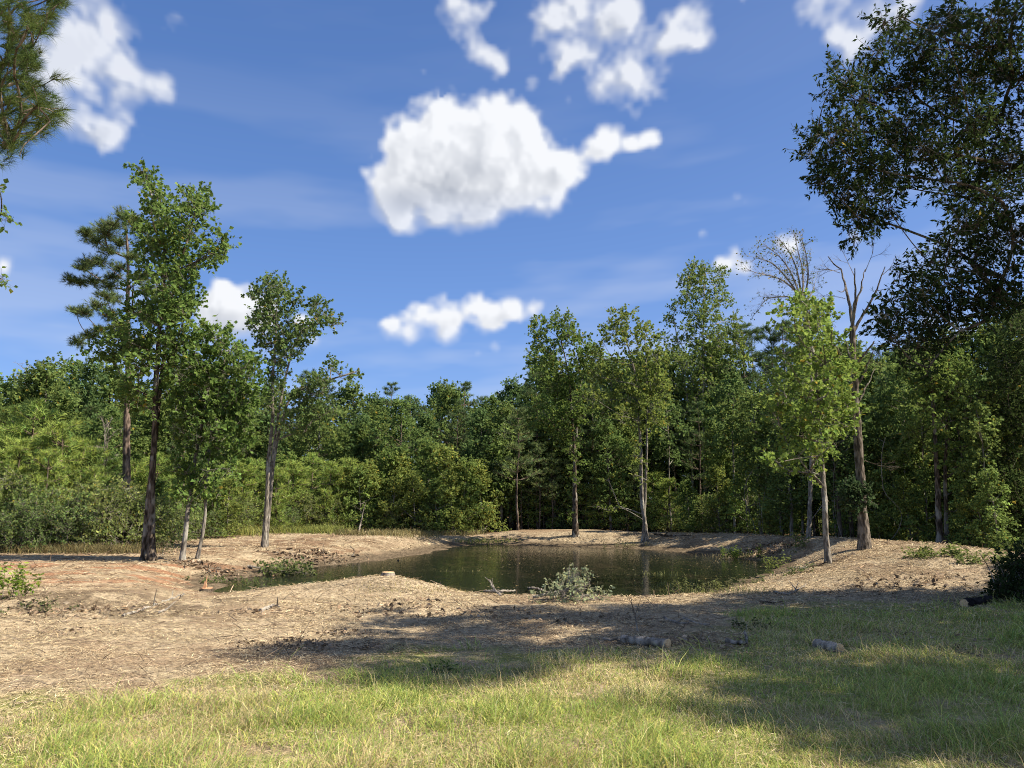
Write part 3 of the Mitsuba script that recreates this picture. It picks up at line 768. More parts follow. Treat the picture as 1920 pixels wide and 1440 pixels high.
# ------------------------------------------------------------------ near oak at right and the trees outside the frame whose shade lies on the grass
def oak(label, base, pts, r0, masses, leaf=(0.078, 0.028), lai=2.2, col=(0.030, 0.046, 0.014), name='oak_tree', twigs=True):
    key = thing(name, label, 'oak tree')
    w, br, a = Acc(), Acc(), Acc()
    base = np.array(base, float)
    base[2] = G(base[0], base[1]) - 0.2
    tp, trd = trunk_mesh(w, [base] + [base + np.array(p, float) for p in pts], r0, 0.06, 12, 0.5, 0.4)
    scene[key + '__trunk'] = w.ply('bark_dark', 40)
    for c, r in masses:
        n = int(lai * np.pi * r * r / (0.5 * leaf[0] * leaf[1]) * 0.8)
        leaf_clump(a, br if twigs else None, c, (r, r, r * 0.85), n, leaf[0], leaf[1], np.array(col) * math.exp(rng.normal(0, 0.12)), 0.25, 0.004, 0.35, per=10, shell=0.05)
    skeleton(br, [(tp, trd)], [np.array(c, float) for c, r in masses], 0.0065, 0.5, 6, low=2.0)
    scene[key + '__branches'] = br.ply('bark_dark')
    part_stuff(key + '__branches')
    scene[key + '__crown'] = a.ply('leaf_mat')
    return key


OM = []
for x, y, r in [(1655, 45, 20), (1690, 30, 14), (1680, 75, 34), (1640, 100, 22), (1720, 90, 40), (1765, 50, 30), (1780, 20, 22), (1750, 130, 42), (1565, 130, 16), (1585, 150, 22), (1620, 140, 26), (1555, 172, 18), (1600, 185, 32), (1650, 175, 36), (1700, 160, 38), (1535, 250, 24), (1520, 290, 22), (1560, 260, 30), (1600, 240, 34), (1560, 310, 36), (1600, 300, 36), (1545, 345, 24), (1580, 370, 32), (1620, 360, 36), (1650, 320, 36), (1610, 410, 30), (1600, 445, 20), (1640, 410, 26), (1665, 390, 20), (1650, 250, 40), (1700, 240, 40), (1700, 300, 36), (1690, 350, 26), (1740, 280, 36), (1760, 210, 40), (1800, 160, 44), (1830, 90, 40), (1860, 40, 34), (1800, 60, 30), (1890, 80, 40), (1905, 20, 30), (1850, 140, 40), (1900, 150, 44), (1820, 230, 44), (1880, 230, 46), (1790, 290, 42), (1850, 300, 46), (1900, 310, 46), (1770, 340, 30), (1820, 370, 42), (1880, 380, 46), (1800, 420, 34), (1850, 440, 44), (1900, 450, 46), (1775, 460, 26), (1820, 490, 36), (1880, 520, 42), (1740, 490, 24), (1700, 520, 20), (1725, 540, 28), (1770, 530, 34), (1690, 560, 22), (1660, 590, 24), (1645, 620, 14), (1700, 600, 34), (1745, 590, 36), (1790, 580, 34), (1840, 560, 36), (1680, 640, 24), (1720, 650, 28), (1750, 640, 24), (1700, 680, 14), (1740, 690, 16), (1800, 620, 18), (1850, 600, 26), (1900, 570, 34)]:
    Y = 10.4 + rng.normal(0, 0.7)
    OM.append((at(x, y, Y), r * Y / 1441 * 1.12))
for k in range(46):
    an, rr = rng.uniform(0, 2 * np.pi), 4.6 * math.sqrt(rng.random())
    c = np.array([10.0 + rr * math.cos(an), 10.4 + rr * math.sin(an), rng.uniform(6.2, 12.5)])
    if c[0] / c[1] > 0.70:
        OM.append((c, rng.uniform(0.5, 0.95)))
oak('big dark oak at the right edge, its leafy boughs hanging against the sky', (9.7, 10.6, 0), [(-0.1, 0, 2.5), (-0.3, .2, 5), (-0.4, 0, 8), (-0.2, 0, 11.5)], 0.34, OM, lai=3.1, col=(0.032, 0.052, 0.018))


def shade_tree(base, height, spread, n, label, rad=(0.95, 1.5), low=5.0):
    M = []
    g = np.random.default_rng(int(base[0] * 10 + n))
    for k in range(n):
        an, rr = g.uniform(0, 2 * np.pi), spread * math.sqrt(g.random())
        z = g.uniform(low, height)
        rr *= 1 - 0.5 * max(0, (z - 0.6 * height) / (0.4 * height))
        M.append((np.array([base[0] + rr * math.cos(an), base[1] + rr * math.sin(an), z]), g.uniform(*rad)))
    oak(label, base, [(0.1, 0, 3), (0.1, .1, 6), (0, 0, height - 1)], 0.3, M, leaf=(0.16, 0.09), lai=4.0, twigs=False, col=(0.045, 0.07, 0.02))


shade_tree((14.0, 3.9, 0), 12.5, 3.0, 13, 'nearest oak outside the right edge, its shade dappling the near grass', low=7.0)
shade_tree((14.6, 8.3, 0), 14.5, 3.7, 26, 'second oak outside the right of the frame shading the middle of the grass', low=7.5)
shade_tree((18.5, 12.0, 0), 13.0, 3.6, 20, 'third oak outside the right of the frame shading the foot of the sandy bank', low=6.0)

# ------------------------------------------------------------------ the woods: one tree of each kind, then copies
PROTO = {}


def proto(name, height, **parts):
    scene[name] = {'type': 'shapegroup', **parts}
    PROTO[name] = height


def broad_proto(name, h, base, rad, n_cl, leaf, n_leaf, col, barkm='bark_dark', r0=0.17, lean=0.3, top=0.35, yellow=0.01):
    w, a = Acc(), Acc()
    tp, tr = trunk_mesh(w, [(0, 0, -0.3), (lean * .2, 0, h * .3), (lean * .6, lean * .3, h * .65), (lean, 0, h * .97)], r0, 0.03, 8, 0.4, 0.5)
    for k in range(n_cl):
        u = (k + rng.random()) / n_cl
        z = base + (h - base) * u
        prof = rad * (math.sin(math.pi * min(1, (u * (1 - top) + top * 0.55)) ** 0.9) * 0.85 + 0.15) * (1 - 0.75 * max(0, u - 0.7) / 0.3)
        an = rng.uniform(0, 2 * np.pi)
        rr = prof * rng.uniform(0.25, 1.0)
        c = np.array([lean * u + rr * math.cos(an), rr * math.sin(an), z])
        r = rng.uniform(0.22, 0.42) * rad * (1 - 0.35 * u)
        kk = int(np.argmin(np.abs(tp[:, 2] - (z - 0.5 * rr - 0.2))))
        ln = np.linalg.norm(c - tp[kk])
        tube(w, bezier(tp[kk], (tp[kk] + c) / 2 - np.array([0, 0, .06 * ln]), c, 5), np.linspace(0.012 + .014 * ln, 0.01, 5), 4, cap=False)
        leaf_clump(a, None, c, (r, r, r * .8), max(20, n_leaf // n_cl), leaf, leaf * .85, np.array(col) * math.exp(rng.normal(0, .15)), 0.18, yellow)
    proto(name, h, trunk=w.ply(barkm, 40), crown=a.ply('leaf_mat'))


def pine_proto(name, h, base, rad, whorls, tuft, k, L, wd, col, r0=0.16, barkm='bark_pine', taper=0.75, droop=0.0):
    w, a = Acc(), Acc()
    tp, tr = trunk_mesh(w, [(0, 0, -0.3), (0.1, 0, h * .35), (0.0, .1, h * .7), (0.05, 0, h * .98)], r0, 0.02, 8, 0.3, 0.5)
    for i in range(whorls):
        u = (i + rng.random()) / whorls
        z = base + (h - base) * u
        R = rad * (1 - taper * u ** 1.3) * rng.uniform(0.6, 1.1)
        for j in range(4):
            an = rng.uniform(0, 2 * np.pi)
            c = np.array([R * math.cos(an), R * math.sin(an), z + R * (0.30 - droop)])
            s = tp[int(np.argmin(np.abs(tp[:, 2] - z + 0.1 * R)))]
            pine_branch(w, a, s, c, 0.012 + .008 * R, tuft, k, L, wd, col, 0.18 + 0.20 * R)
    end = np.array([[0.05, 0, h * 0.97]] * 12) + rng.normal(0, 0.18, (12, 3))
    tufts(a, end, np.array([[0, 0, 1.0]] * 12), k, L, wd, col)
    proto(name, h, trunk=w.ply(barkm, 40), crown=a.ply('needle_mat'))


def shrub_proto(name, h, rad, n_cl, leaf, n_leaf, col, stems=9, aspect=0.6, yellow=0.02):
    w, a = Acc(), Acc()
    for k in range(n_cl):
        u = rng.random()
        an = rng.uniform(0, 2 * np.pi)
        rr = rad * math.sqrt(rng.random()) * (1 - 0.6 * u * u)
        c = np.array([rr * math.cos(an), rr * math.sin(an), h * (0.12 + 0.80 * u)])
        r = rng.uniform(0.25, 0.42) * rad
        leaf_clump(a, w, c, (r, r, r * .9), n_leaf // n_cl, leaf, leaf * aspect, np.array(col) * math.exp(rng.normal(0, .15)), 0.26, yellow, 0.1)
        if k < stems:
            s = np.array([rr * .3 * math.cos(an), rr * .3 * math.sin(an), -0.1])
            tube(w, bezier(s, s + [0, 0, h * .4], c, 5), np.linspace(.022, .008, 5), 4, cap=False)
    proto(name, h, stems=w.ply('bark_pale'), leaves=a.ply('leaf_mat'))


broad_proto('kind_broad_a', 13.0, 4.0, 2.9, 46, 0.20, 7600, (0.142, 0.214, 0.068))
broad_proto('kind_broad_b', 12.0, 2.6, 2.4, 44, 0.19, 7200, (0.177, 0.246, 0.077), 'bark_pale', top=0.3)
broad_proto('kind_broad_c', 14.0, 3.6, 2.3, 44, 0.20, 7000, (0.118, 0.188, 0.071), top=0.2)
broad_proto('kind_broad_d', 11.0, 1.6, 2.7, 50, 0.19, 8200, (0.158, 0.221, 0.068), top=0.45)
pine_proto('kind_pine_a', 15.0, 7.2, 2.3, 13, 12, 9, 0.34, 0.036, (0.106, 0.163, 0.071), taper=0.6)
pine_proto('kind_pine_b', 14.0, 4.5, 2.4, 16, 11, 9, 0.34, 0.036, (0.118, 0.178, 0.071))
pine_proto('kind_pole_pine', 8.0, 3.2, 1.5, 12, 10, 9, 0.30, 0.026, (0.172, 0.237, 0.096), r0=0.085, taper=0.7)
pine_proto('kind_young_pine_a', 5.2, 0.4, 1.7, 18, 13, 11, 0.27, 0.020, (0.267, 0.370, 0.096), r0=0.06)
pine_proto('kind_young_pine_b', 4.2, 0.2, 1.5, 16, 13, 11, 0.27, 0.020, (0.252, 0.337, 0.086), r0=0.05, taper=0.65)
broad_proto('kind_sapling_a', 6.0, 0.5, 1.45, 34, 0.14, 5200, (0.197, 0.279, 0.083), 'bark_pale', r0=0.06, top=0.4, yellow=0.02)
broad_proto('kind_sapling_b', 5.0, 0.4, 1.5, 32, 0.13, 5200, (0.218, 0.274, 0.077), 'bark_pale', r0=0.05, top=0.45, yellow=0.05)
shrub_proto('kind_shrub_a', 2.4, 1.4, 20, 0.085, 4600, (0.182, 0.241, 0.077))
shrub_proto('kind_shrub_b', 2.0, 1.5, 20, 0.10, 4200, (0.207, 0.252, 0.086))
shrub_proto('kind_shrub_c', 3.0, 1.3, 22, 0.09, 4600, (0.138, 0.206, 0.071))
# thin bare pole with a small crown, for the inside of the woods
broad_proto('kind_pole_a', 11.0, 6.0, 1.6, 22, 0.19, 3000, (0.131, 0.198, 0.068), 'bark_pale', r0=0.085, lean=0.5, top=0.3)
broad_proto('kind_pole_b', 9.0, 4.2, 1.4, 20, 0.18, 2600, (0.172, 0.237, 0.071), 'bark_pale', r0=0.06, lean=-0.4, top=0.3)


def put(kind, name, x, y, s, label, category, group, sz=None, rot=None):
    key = thing(name, label, category, group)
    rot = rng.uniform(0, 360) if rot is None else rot
    scene[key] = {'type': 'instance', 'shapegroup': {'type': 'ref', 'id': kind}, 'to_world': T().translate([float(x), float(y), G(x, y) - 0.05]).rotate([0, 0, 1], float(rot)).scale([s, s, sz or s])}
    return key


def top_fit(kind, px, topy, Y):
    c = at(px, topy, Y)
    s = (c[2] - G(c[0], Y)) / PROTO[kind]
    return c[0], s


def skyline(kind, name, px, topy, Y, label, category, group, wide=1.0):
    x, s = top_fit(kind, px, topy, Y)
    return put(kind, name, x, Y, s * wide, label, category, group, sz=s)


ZONES = dict(left='woods behind the left thicket', mid='woods behind the pond', right='woods behind the right bank')
TX = {}
for z, w_ in ZONES.items():
    TX['b', z] = ('forest_tree', f'green broadleaf tree among others in the {w_}', 'tree', f'broadleaf trees in the {w_}')
    TX['p', z] = ('forest_pine', f'dark green pine among others in the {w_}', 'pine tree', f'pines in the {w_}')
LOOK = {'kind_broad_a': 'broad crowned green tree', 'kind_broad_b': 'slim light green tree with pale bark', 'kind_broad_c': 'narrow dark green tree', 'kind_broad_d': 'bushy tree leafy nearly to the ground', 'kind_pine_a': 'pine with bare lower trunk', 'kind_pine_b': 'pine with long dark green crown'}


def txt(kd, zone):
    name, _, cat, _ = TX['p' if 'pine' in kd else 'b', zone]
    lab = f'{LOOK[kd]} in the {ZONES[zone]}'
    return lab, cat, lab + ' (several alike)'


BK = ['kind_broad_a', 'kind_broad_b', 'kind_broad_c', 'kind_broad_d']
PK = ['kind_pine_a', 'kind_pine_b']
# the trees that draw the skyline
SKY = [('left', 44, [(-60, 700, 'b'), (-15, 705, 'b'), (22, 722, 'b'), (62, 690, 'b'), (100, 684, 'b'), (132, 680, 'b'), (168, 676, 'b'), (203, 684, 'b'), (240, 700, 'b'), (330, 690, 'b'), (365, 680, 'b')]),
       ('mid', 58, [(445, 640, 'p'), (470, 655, 'p'), (410, 690, 'b'), (520, 720, 'b'), (587, 690, 'p'), (612, 705, 'p'), (642, 730, 'b'), (668, 722, 'b'), (734, 714, 'p'), (705, 742, 'b'), (770, 738, 'p'), (797, 756, 'p'), (826, 722, 'b'), (846, 724, 'b'), (871, 714, 'p'), (902, 738, 'p'), (920, 748, 'b'), (936, 732, 'p'), (964, 715, 'b'), (986, 720, 'p'), (1004, 738, 'b')]),
       ('right', 54, [(1040, 720, 'b'), (1075, 700, 'p'), (1110, 690, 'p'), (1150, 685, 'b'), (1190, 672, 'b'), (1230, 655, 'p'), (1262, 668, 'b'), (1300, 660, 'p'), (1345, 640, 'b'), (1388, 603, 'p'), (1406, 614, 'p'), (1442, 606, 'p'), (1466, 600, 'p'), (1494, 606, 'p'), (1530, 640, 'b')]),
       ('right', 42, [(1575, 640, 'b'), (1610, 650, 'b'), (1645, 645, 'p'), (1680, 665, 'b'), (1712, 650, 'b'), (1745, 640, 'b'), (1790, 628, 'b'), (1830, 612, 'b'), (1872, 600, 'b'), (1912, 588, 'b'), (1950, 570, 'b'), (2000, 560, 'b')])]
ORD = 'first second third fourth fifth sixth seventh eighth ninth tenth eleventh twelfth'.split()
WHERE = ['above the left thicket', 'behind the pond', 'right of the picture centre', 'at the far right']
for si, (zone, Y0, rows) in enumerate(SKY):
    seen = {'b': 0, 'p': 0}
    for px, ty, kind in sorted(rows):
        kd = BK[rng.integers(0, 4)] if kind == 'b' else PK[rng.integers(0, 2)]
        key = skyline(kd, TX[kind, zone][0], px, ty, Y0 + rng.uniform(-3, 4), *txt(kd, zone), wide=rng.uniform(0.85, 1.1))
        if 0 <= px <= 1920:
            k = seen[kind]
            seen[kind] += 1
            labels[key] = {'label': f"{ORD[k]} {'pine top' if kind == 'p' else 'broadleaf treetop'} from the left on the skyline {WHERE[si]}", 'category': TX[kind, zone][2]}
# the mass of the woods below the skyline and behind it
for zone, n, px0, px1, y0, y1, t0, t1, pp in [('left', 12, -80, 400, 37, 42, 730, 800, .15), ('mid', 26, 400, 1040, 50, 56, 745, 840, .35), ('mid', 16, 400, 1040, 62, 72, 735, 770, .4), ('right', 20, 1000, 1540, 50, 56, 690, 800, .3), ('right', 22, 1440, 1990, 33, 41, 660, 800, .15), ('left', 12, -100, 420, 48, 60, 715, 740, .2), ('right', 18, 1000, 1990, 57, 68, 650, 720, .3)]:
    for k in range(n):
        px = px0 + (px1 - px0) * (k + rng.random()) / n
        kind = 'p' if rng.random() < pp else 'b'
        kd = BK[rng.integers(0, 4)] if kind == 'b' else PK[rng.integers(0, 2)]
        skyline(kd, TX[kind, zone][0], px, rng.uniform(t0, t1), rng.uniform(y0, y1), *txt(kd, zone), wide=rng.uniform(1.0, 1.25))

# the far woods behind all of these, one mass of leaves
a = Acc()
for k in range(560):
    px = rng.uniform(-250, 2150)
    Y = rng.uniform(76, 110)
    c = at(px, 940, Y)
    top = np.interp(px, [0, 400, 1000, 1500, 1900], [10.5, 10.5, 11.5, 15.0, 17.0])
    zz = rng.uniform(0.5, top)
    leaf_clump(a, None, (c[0], Y, zz), rng.uniform(1.6, 2.6), 150, .42, .36, (0.075, 0.110, 0.036), .3)
for k in range(200):
    px, Y = rng.uniform(880, 2050), rng.uniform(60, 76)
    c = at(px, 940, Y)
    leaf_clump(a, None, (c[0], Y, rng.uniform(0.3, 2.8)), rng.uniform(0.9, 1.6), 110, .30, .24, (0.07, 0.105, 0.034), .3)
stuff('far_woods', 'far dark woods glimpsed between the trunks beyond the pond', 'woods', a.ply('leaf_mat'))

# slim trunks inside the edge of the woods at right
for px, topy, Y, kd in [(1365, 700, 44, 'kind_pole_a'), (1376, 760, 46, 'kind_pole_b'), (1488, 700, 39, 'kind_pole_a'), (1550, 720, 37, 'kind_pole_b'), (1590, 740, 38, 'kind_pole_b'), (1676, 700, 33, 'kind_pole_a'), (1684, 680, 34, 'kind_pole_b'), (1450, 720, 42, 'kind_pole_a'), (1415, 740, 42, 'kind_pole_b'), (1250, 740, 49, 'kind_pole_a'), (1170, 760, 52, 'kind_pole_b'), (1128, 760, 52, 'kind_pole_a'), (1715, 720, 32, 'kind_pole_b'), (1800, 720, 30, 'kind_pole_a'), (1830, 760, 28, 'kind_pole_b'), (1345, 760, 47, 'kind_pole_b'), (1520, 760, 41, 'kind_pole_b'), (1640, 760, 36, 'kind_pole_b')]:
    x, s = top_fit(kd, px, topy, Y)
    put(kd, 'slender_tree', x, Y, s, f"{'taller' if kd.endswith('a') else 'shorter'} thin pale trunk inside the shaded edge of the woods behind the bank", 'tree', f"{'taller' if kd.endswith('a') else 'shorter'} slim trunks inside the right woods", sz=s)

# young pines in the bright thicket at left
for px, topy, Y, kd, sc in [(72, 752, 33, 'a', 1.25), (20, 790, 34, 'b', 1.1), (-30, 770, 34, 'a', 1.1), (120, 800, 32, 'b', 1.0), (160, 830, 33, 'b', 1.0), (200, 850, 34, 'a', 1.0), (35, 830, 31, 'b', 1.1), (95, 850, 30.5, 'b', .9), (255, 870, 36, 'b', 1.1), (300, 850, 37, 'a', 1.1), (335, 860, 38, 'b', 1.0), (420, 855, 42, 'a', 1.1), (455, 870, 43, 'b', 1.0), (400, 880, 40, 'b', 1.0), (550, 870, 46, 'b', 1.1), (590, 850, 48, 'a', 1.0), (620, 870, 47, 'b', 1.0), (655, 865, 48, 'b', 1.0), (480, 860, 44, 'a', 1.0), (520, 880, 44, 'b', 1.0), (180, 880, 31.5, 'b', 1.0), (-10, 850, 30, 'b', 1.0)]:
    kd = 'kind_young_pine_' + kd
    x, s = top_fit(kd, px, topy, Y)
    put(kd, 'young_pine', x, Y, s * sc, f"bushy bright green {'taller' if kd.endswith('a') else 'shorter'} young pine in the thicket left of the clearing", 'pine tree', f"{'taller' if kd.endswith('a') else 'shorter'} young pines in the left thicket", sz=s)
for px, topy, Y in [(971, 765, 47.5), (1010, 830, 51), (1035, 850, 51), (1130, 800, 52), (940, 850, 52), (1120, 850, 51), (1160, 840, 51), (1050, 800, 53)]:
    x, s = top_fit('kind_pole_pine', px, topy, Y)
    lab = ('slim young pine with soft conical crown and bare thin stem on the far bank', None) if px == 971 else ('soft green half grown pine standing just behind the far bank of the pond', 'half grown pines behind the far bank')
    put('kind_pole_pine', 'young_pine', x, Y, s * (1.05 if px == 971 else 1.2), lab[0], 'pine tree', lab[1], sz=s)
for px, topy, Y in [(925, 880, 52.5), (990, 880, 52), (1020, 900, 52), (1065, 880, 52), (1100, 870, 51.5), (1145, 890, 51), (1190, 870, 50.5), (1225, 890, 50), (1090, 910, 51), (1175, 915, 50.5), (1250, 900, 49), (1835, 840, 30), (1870, 800, 31), (1650, 880, 35)]:
    kd = 'kind_young_pine_b' if topy > 885 else 'kind_pole_pine'
    x, s = top_fit(kd, px, topy, Y)
    put(kd, 'young_pine', x, Y, s * 1.35, 'soft green half grown pine standing just behind the far bank of the pond' if px < 1300 else 'half grown pine among the trees behind the right bank', 'pine tree', 'half grown pines behind the far bank' if px < 1300 else 'half grown pines behind the right bank', sz=s)
for px, topy, Y, kd in [(1395, 860, 43.5, 'a'), (1450, 880, 41, 'b'), (1480, 840, 40, 'a'), (1575, 850, 35, 'a'), (1640, 890, 33, 'b'), (1665, 850, 33, 'a'), (1700, 900, 32, 'b'), (1730, 880, 31.5, 'a'), (1800, 880, 29, 'a'), (1835, 900, 28, 'b'), (1290, 900, 46, 'a'), (1345, 880, 45, 'b'), (1860, 880, 27, 'a')]:
    kd = 'kind_sapling_' + kd
    x, s = top_fit(kd, px, topy, Y)
    put(kd, 'sapling', x, Y, s * 1.1, f"leafy {'light green' if kd.endswith('a') else 'yellow flecked'} sapling under the trees behind the right bank", 'sapling', f"{'light green' if kd.endswith('a') else 'yellow flecked'} saplings behind the right bank", sz=s)
# saplings
for px, topy, Y, kd in [(545, 850, 47, 'a'), (700, 870, 48, 'b'), (725, 845, 49, 'a'), (760, 855, 49, 'b'), (800, 828, 50, 'a'), (835, 845, 49, 'b'), (870, 860, 49, 'a'), (905, 870, 50, 'b'), (680, 880, 47, 'a'), (780, 890, 47.5, 'b'), (850, 890, 48, 'b'), (820, 900, 47.5, 'a'), (640, 880, 47.5, 'b'), (735, 900, 47, 'b'), (250, 910, 33, 'b'), (300, 900, 34, 'a'), (430, 900, 39, 'b')]:
    kd = 'kind_sapling_' + kd
    x, s = top_fit(kd, px, topy, Y)
    put(kd, 'sapling', x, Y, s * 1.15, f"leafy {'light green' if kd.endswith('a') else 'yellow flecked'} sapling at the sunny edge of the woods", 'sapling', f"{'light green' if kd.endswith('a') else 'yellow flecked'} saplings along the woods", sz=s)
# shrubs at the foot of the woods
SHR = [(-40, 900, 29, 'c'), (5, 880, 29.5, 'a'), (40, 930, 28.5, 'c'), (75, 900, 30, 'c'), (105, 905, 29.5, 'c'), (140, 920, 29.5, 'c'), (170, 905, 30.5, 'a'), (205, 910, 31, 'b'), (235, 915, 31.5, 'a'), (265, 930, 32.5, 'b'), (310, 930, 35, 'c'), (340, 940, 36, 'a'), (375, 930, 38, 'c'), (405, 945, 40, 'b'), (440, 930, 42, 'a'), (470, 940, 43, 'b'), (500, 930, 44.5, 'a'), (535, 935, 45, 'c'), (565, 930, 46, 'b'), (600, 930, 47, 'a'), (635, 940, 47, 'b'), (665, 940, 47.5, 'a'), (700, 945, 48, 'c'), (735, 940, 48, 'b'), (765, 945, 48.5, 'a'), (800, 945, 48.5, 'b'), (830, 945, 49, 'c'), (860, 940, 50, 'a'), (890, 940, 52, 'c')]
for px, topy, Y, kd in SHR:
    kd = 'kind_shrub_' + kd
    x, s = top_fit(kd, px, topy, Y)
    put(kd, 'shrub', x, Y, max(s * 1.05, 0.8), f"{dict(a='fine leaved green', b='light green', c='taller dark green')[kd[-1]]} shrub along the foot of the thicket beyond the clearing", 'shrub', f"{dict(a='fine leaved green', b='light green', c='taller dark green')[kd[-1]]} shrubs along the edge of the woods", sz=s)
for k in range(64):
    px = rng.uniform(930, 1980)
    Y = np.interp(px, [930, 1200, 1480, 1700, 1980], [53, 51, 42, 33, 26]) + rng.uniform(0, 14)
    c = at(px, 960, Y)
    s = rng.uniform(0.7, 1.2)
    put(['kind_shrub_a', 'kind_shrub_c'][k % 2], 'understory_shrub', c[0], Y, s * 1.2, f"{'small leaved green' if k % 2 == 0 else 'taller dark'} bush in shade under the trees behind the {'far' if px < 1480 else 'right'} bank", 'shrub', f"{'green' if k % 2 == 0 else 'dark'} bushes behind the {'far' if px < 1480 else 'right'} bank", sz=s)

# dark growth at the right edge, nearer than the woods
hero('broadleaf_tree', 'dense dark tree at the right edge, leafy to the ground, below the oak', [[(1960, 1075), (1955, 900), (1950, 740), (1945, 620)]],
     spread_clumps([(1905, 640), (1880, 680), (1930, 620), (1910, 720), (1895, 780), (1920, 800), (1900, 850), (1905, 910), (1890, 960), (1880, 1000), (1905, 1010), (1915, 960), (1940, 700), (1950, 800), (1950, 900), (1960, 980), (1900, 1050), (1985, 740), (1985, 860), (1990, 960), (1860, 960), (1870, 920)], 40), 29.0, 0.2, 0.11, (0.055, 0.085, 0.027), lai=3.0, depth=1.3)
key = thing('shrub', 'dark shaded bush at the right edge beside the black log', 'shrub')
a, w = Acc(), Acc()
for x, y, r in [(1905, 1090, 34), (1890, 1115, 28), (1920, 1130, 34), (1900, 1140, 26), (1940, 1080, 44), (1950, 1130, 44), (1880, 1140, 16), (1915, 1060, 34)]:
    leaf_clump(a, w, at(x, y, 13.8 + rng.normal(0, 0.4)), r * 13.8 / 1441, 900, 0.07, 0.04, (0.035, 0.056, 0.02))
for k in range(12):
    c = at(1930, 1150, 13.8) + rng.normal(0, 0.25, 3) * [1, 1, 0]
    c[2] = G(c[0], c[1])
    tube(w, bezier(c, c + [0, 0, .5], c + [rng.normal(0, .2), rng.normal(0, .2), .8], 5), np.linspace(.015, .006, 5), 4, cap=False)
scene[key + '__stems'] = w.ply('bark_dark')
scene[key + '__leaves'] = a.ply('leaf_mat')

# ------------------------------------------------------------------ logs, stumps, fallen branches
def log(name, label, p0, p1, r, barkm, cutm, ends=(True, True), rough=0.10):
    key = thing(name, label, 'log')
    w = Acc()
    p0, p1 = np.array(p0, float), np.array(p1, float)
    p = p0 + (p1 - p0) * np.linspace(0, 1, 14)[:, None]
    tube(w, p + rng.normal(0, 0.003, p.shape), r * (1 + 0.015 * rng.normal(size=14)), 20, rough, seed=p0[0])
    scene[key + '__bark'] = w.ply(barkm, 40)
    d = unit(p1 - p0)
    for i, (e, s) in enumerate(((p0, -1), (p1, 1))):
        if not ends[i]:
            continue
        ang = np.arange(20) * 2 * np.pi / 20
        u = unit(np.cross(d, [0.2, 0.1, 1.0])); v = np.cross(d, u)
        rr = r * 0.95 * (1 + 0.05 * rng.normal(size=20))
        ring = np.cos(ang)[:, None] * u * rr[:, None] + np.sin(ang)[:, None] * v * rr[:, None]
        a, b_ = e - d * s * 0.01 + ring, e + d * s * 0.012 + ring * 0.97
        vv = np.vstack([a, b_, [e + d * s * 0.014]])
        uv = np.vstack([ring @ np.stack([u, v], 1), ring @ np.stack([u, v], 1), [[0, 0]]])
        j = np.arange(20)
        f = np.vstack([np.stack([j, (j + 1) % 20, 20 + (j + 1) % 20], 1), np.stack([j, 20 + (j + 1) % 20, 20 + j], 1), np.stack([20 + j, 20 + (j + 1) % 20, 0 * j + 40], 1)])
        scene[f'{key}__cut_end' + (f'_{i:03d}' if i else '')] = mikit.ply((vv, f), cutm, smooth=False, uv=uv)
    return key


def lay(px0, px1, py, r, skew=0.0):
    a, b = hit(px0, py), hit(px1, py + skew)
    for q in (a, b):
        q[2] = G(q[0], q[1]) + r * 0.62
    return a, b


p0, p1 = lay(1531, 1575, 1214, 0.065, 9)
log('firewood_log', 'short firewood log with rough grey bark and pale ends, alone on the shaded grass', p0, p1, 0.062, 'bark_light', 'cut_fresh', rough=0.34)
p0, p1 = lay(1168, 1253, 1206, 0.07, 8)
log('fallen_log', 'longer grey log with shaggy bark and pale right end amid debris in the shade', p0, p1, 0.056, 'bark_dead', 'cut_fresh', (False, True), 0.38)
p0, p1 = lay(1808, 1868, 1138, 0.09, -8)
log('black_log', 'black log with pale left end at the right edge by the dark bush', p0, p1, 0.075, 'bark_black', 'cut_fresh', (True, False), 0.32)

# cut stump on the mound
key = thing('stump', 'small weathered stump on top of the straw covered mound by the near shore', 'stump')
w = Acc()
c = np.array([MOUND[0] - 0.03, MOUND[1] + 0.05, G(*MOUND) - 0.08])
tube(w, [c, c + [0, 0, .06], c + [0.01, 0, .10], c + [.01, 0, .15]], [.20, .165, .15, .145], 16, 0.22)
scene[key + '__bark'] = w.ply('bark_dead', 40)
w = Acc()
tube(w, [c + [.01, 0, .146], c + [.01, 0, .16]], [.142, .138], 16, 0.1)
scene[key + '__cut_top'] = w.ply('cut_fresh')

# splintered orange stump left
key = thing('stump', 'freshly cut orange stump with a tall pointed splinter at the left tip of the pond', 'stump')
c = hit(386, 1109)
c[2] = G(c[0], c[1]) - 0.06
w = Acc()
tube(w, [c, c + [0, 0, .07], c + [0, 0, .13]], [.19, .16, .145], 18, 0.3)
scene[key + '__bark'] = w.ply('bark_dark', 40)
w = Acc()
tube(w, [c + [0, 0, .10], c + [0, 0, .145]], [.15, .135], 18, 0.35)
scene[key + '__cut_top'] = w.ply('cut_orange')
w = Acc()
prof = np.array([(-.20, .13), (-.17, .19), (-.12, .17), (-.10, .30), (-.07, .27), (-.05, .42), (-.02, .40), (.01, .52), (.05, .62), (.055, .47), (.07, .44), (.05, .36), (.09, .29), (.07, .24), (.13, .19), (.19, .13)])
tri = trimesh.creation.extrude_polygon(Polygon(prof), 0.05, engine='earcut')
tv = tri.vertices
thick = 1.4 - 1.6 * tv[:, 1]
w.add(c + np.stack([tv[:, 0] * .4, -.10 + (tv[:, 2] - .025) * thick + .12 * tv[:, 1] + rng.normal(0, .006, len(tv)), tv[:, 1] * .7], 1), tri.faces)
scene[key + '__splinter'] = w.ply('cut_orange')


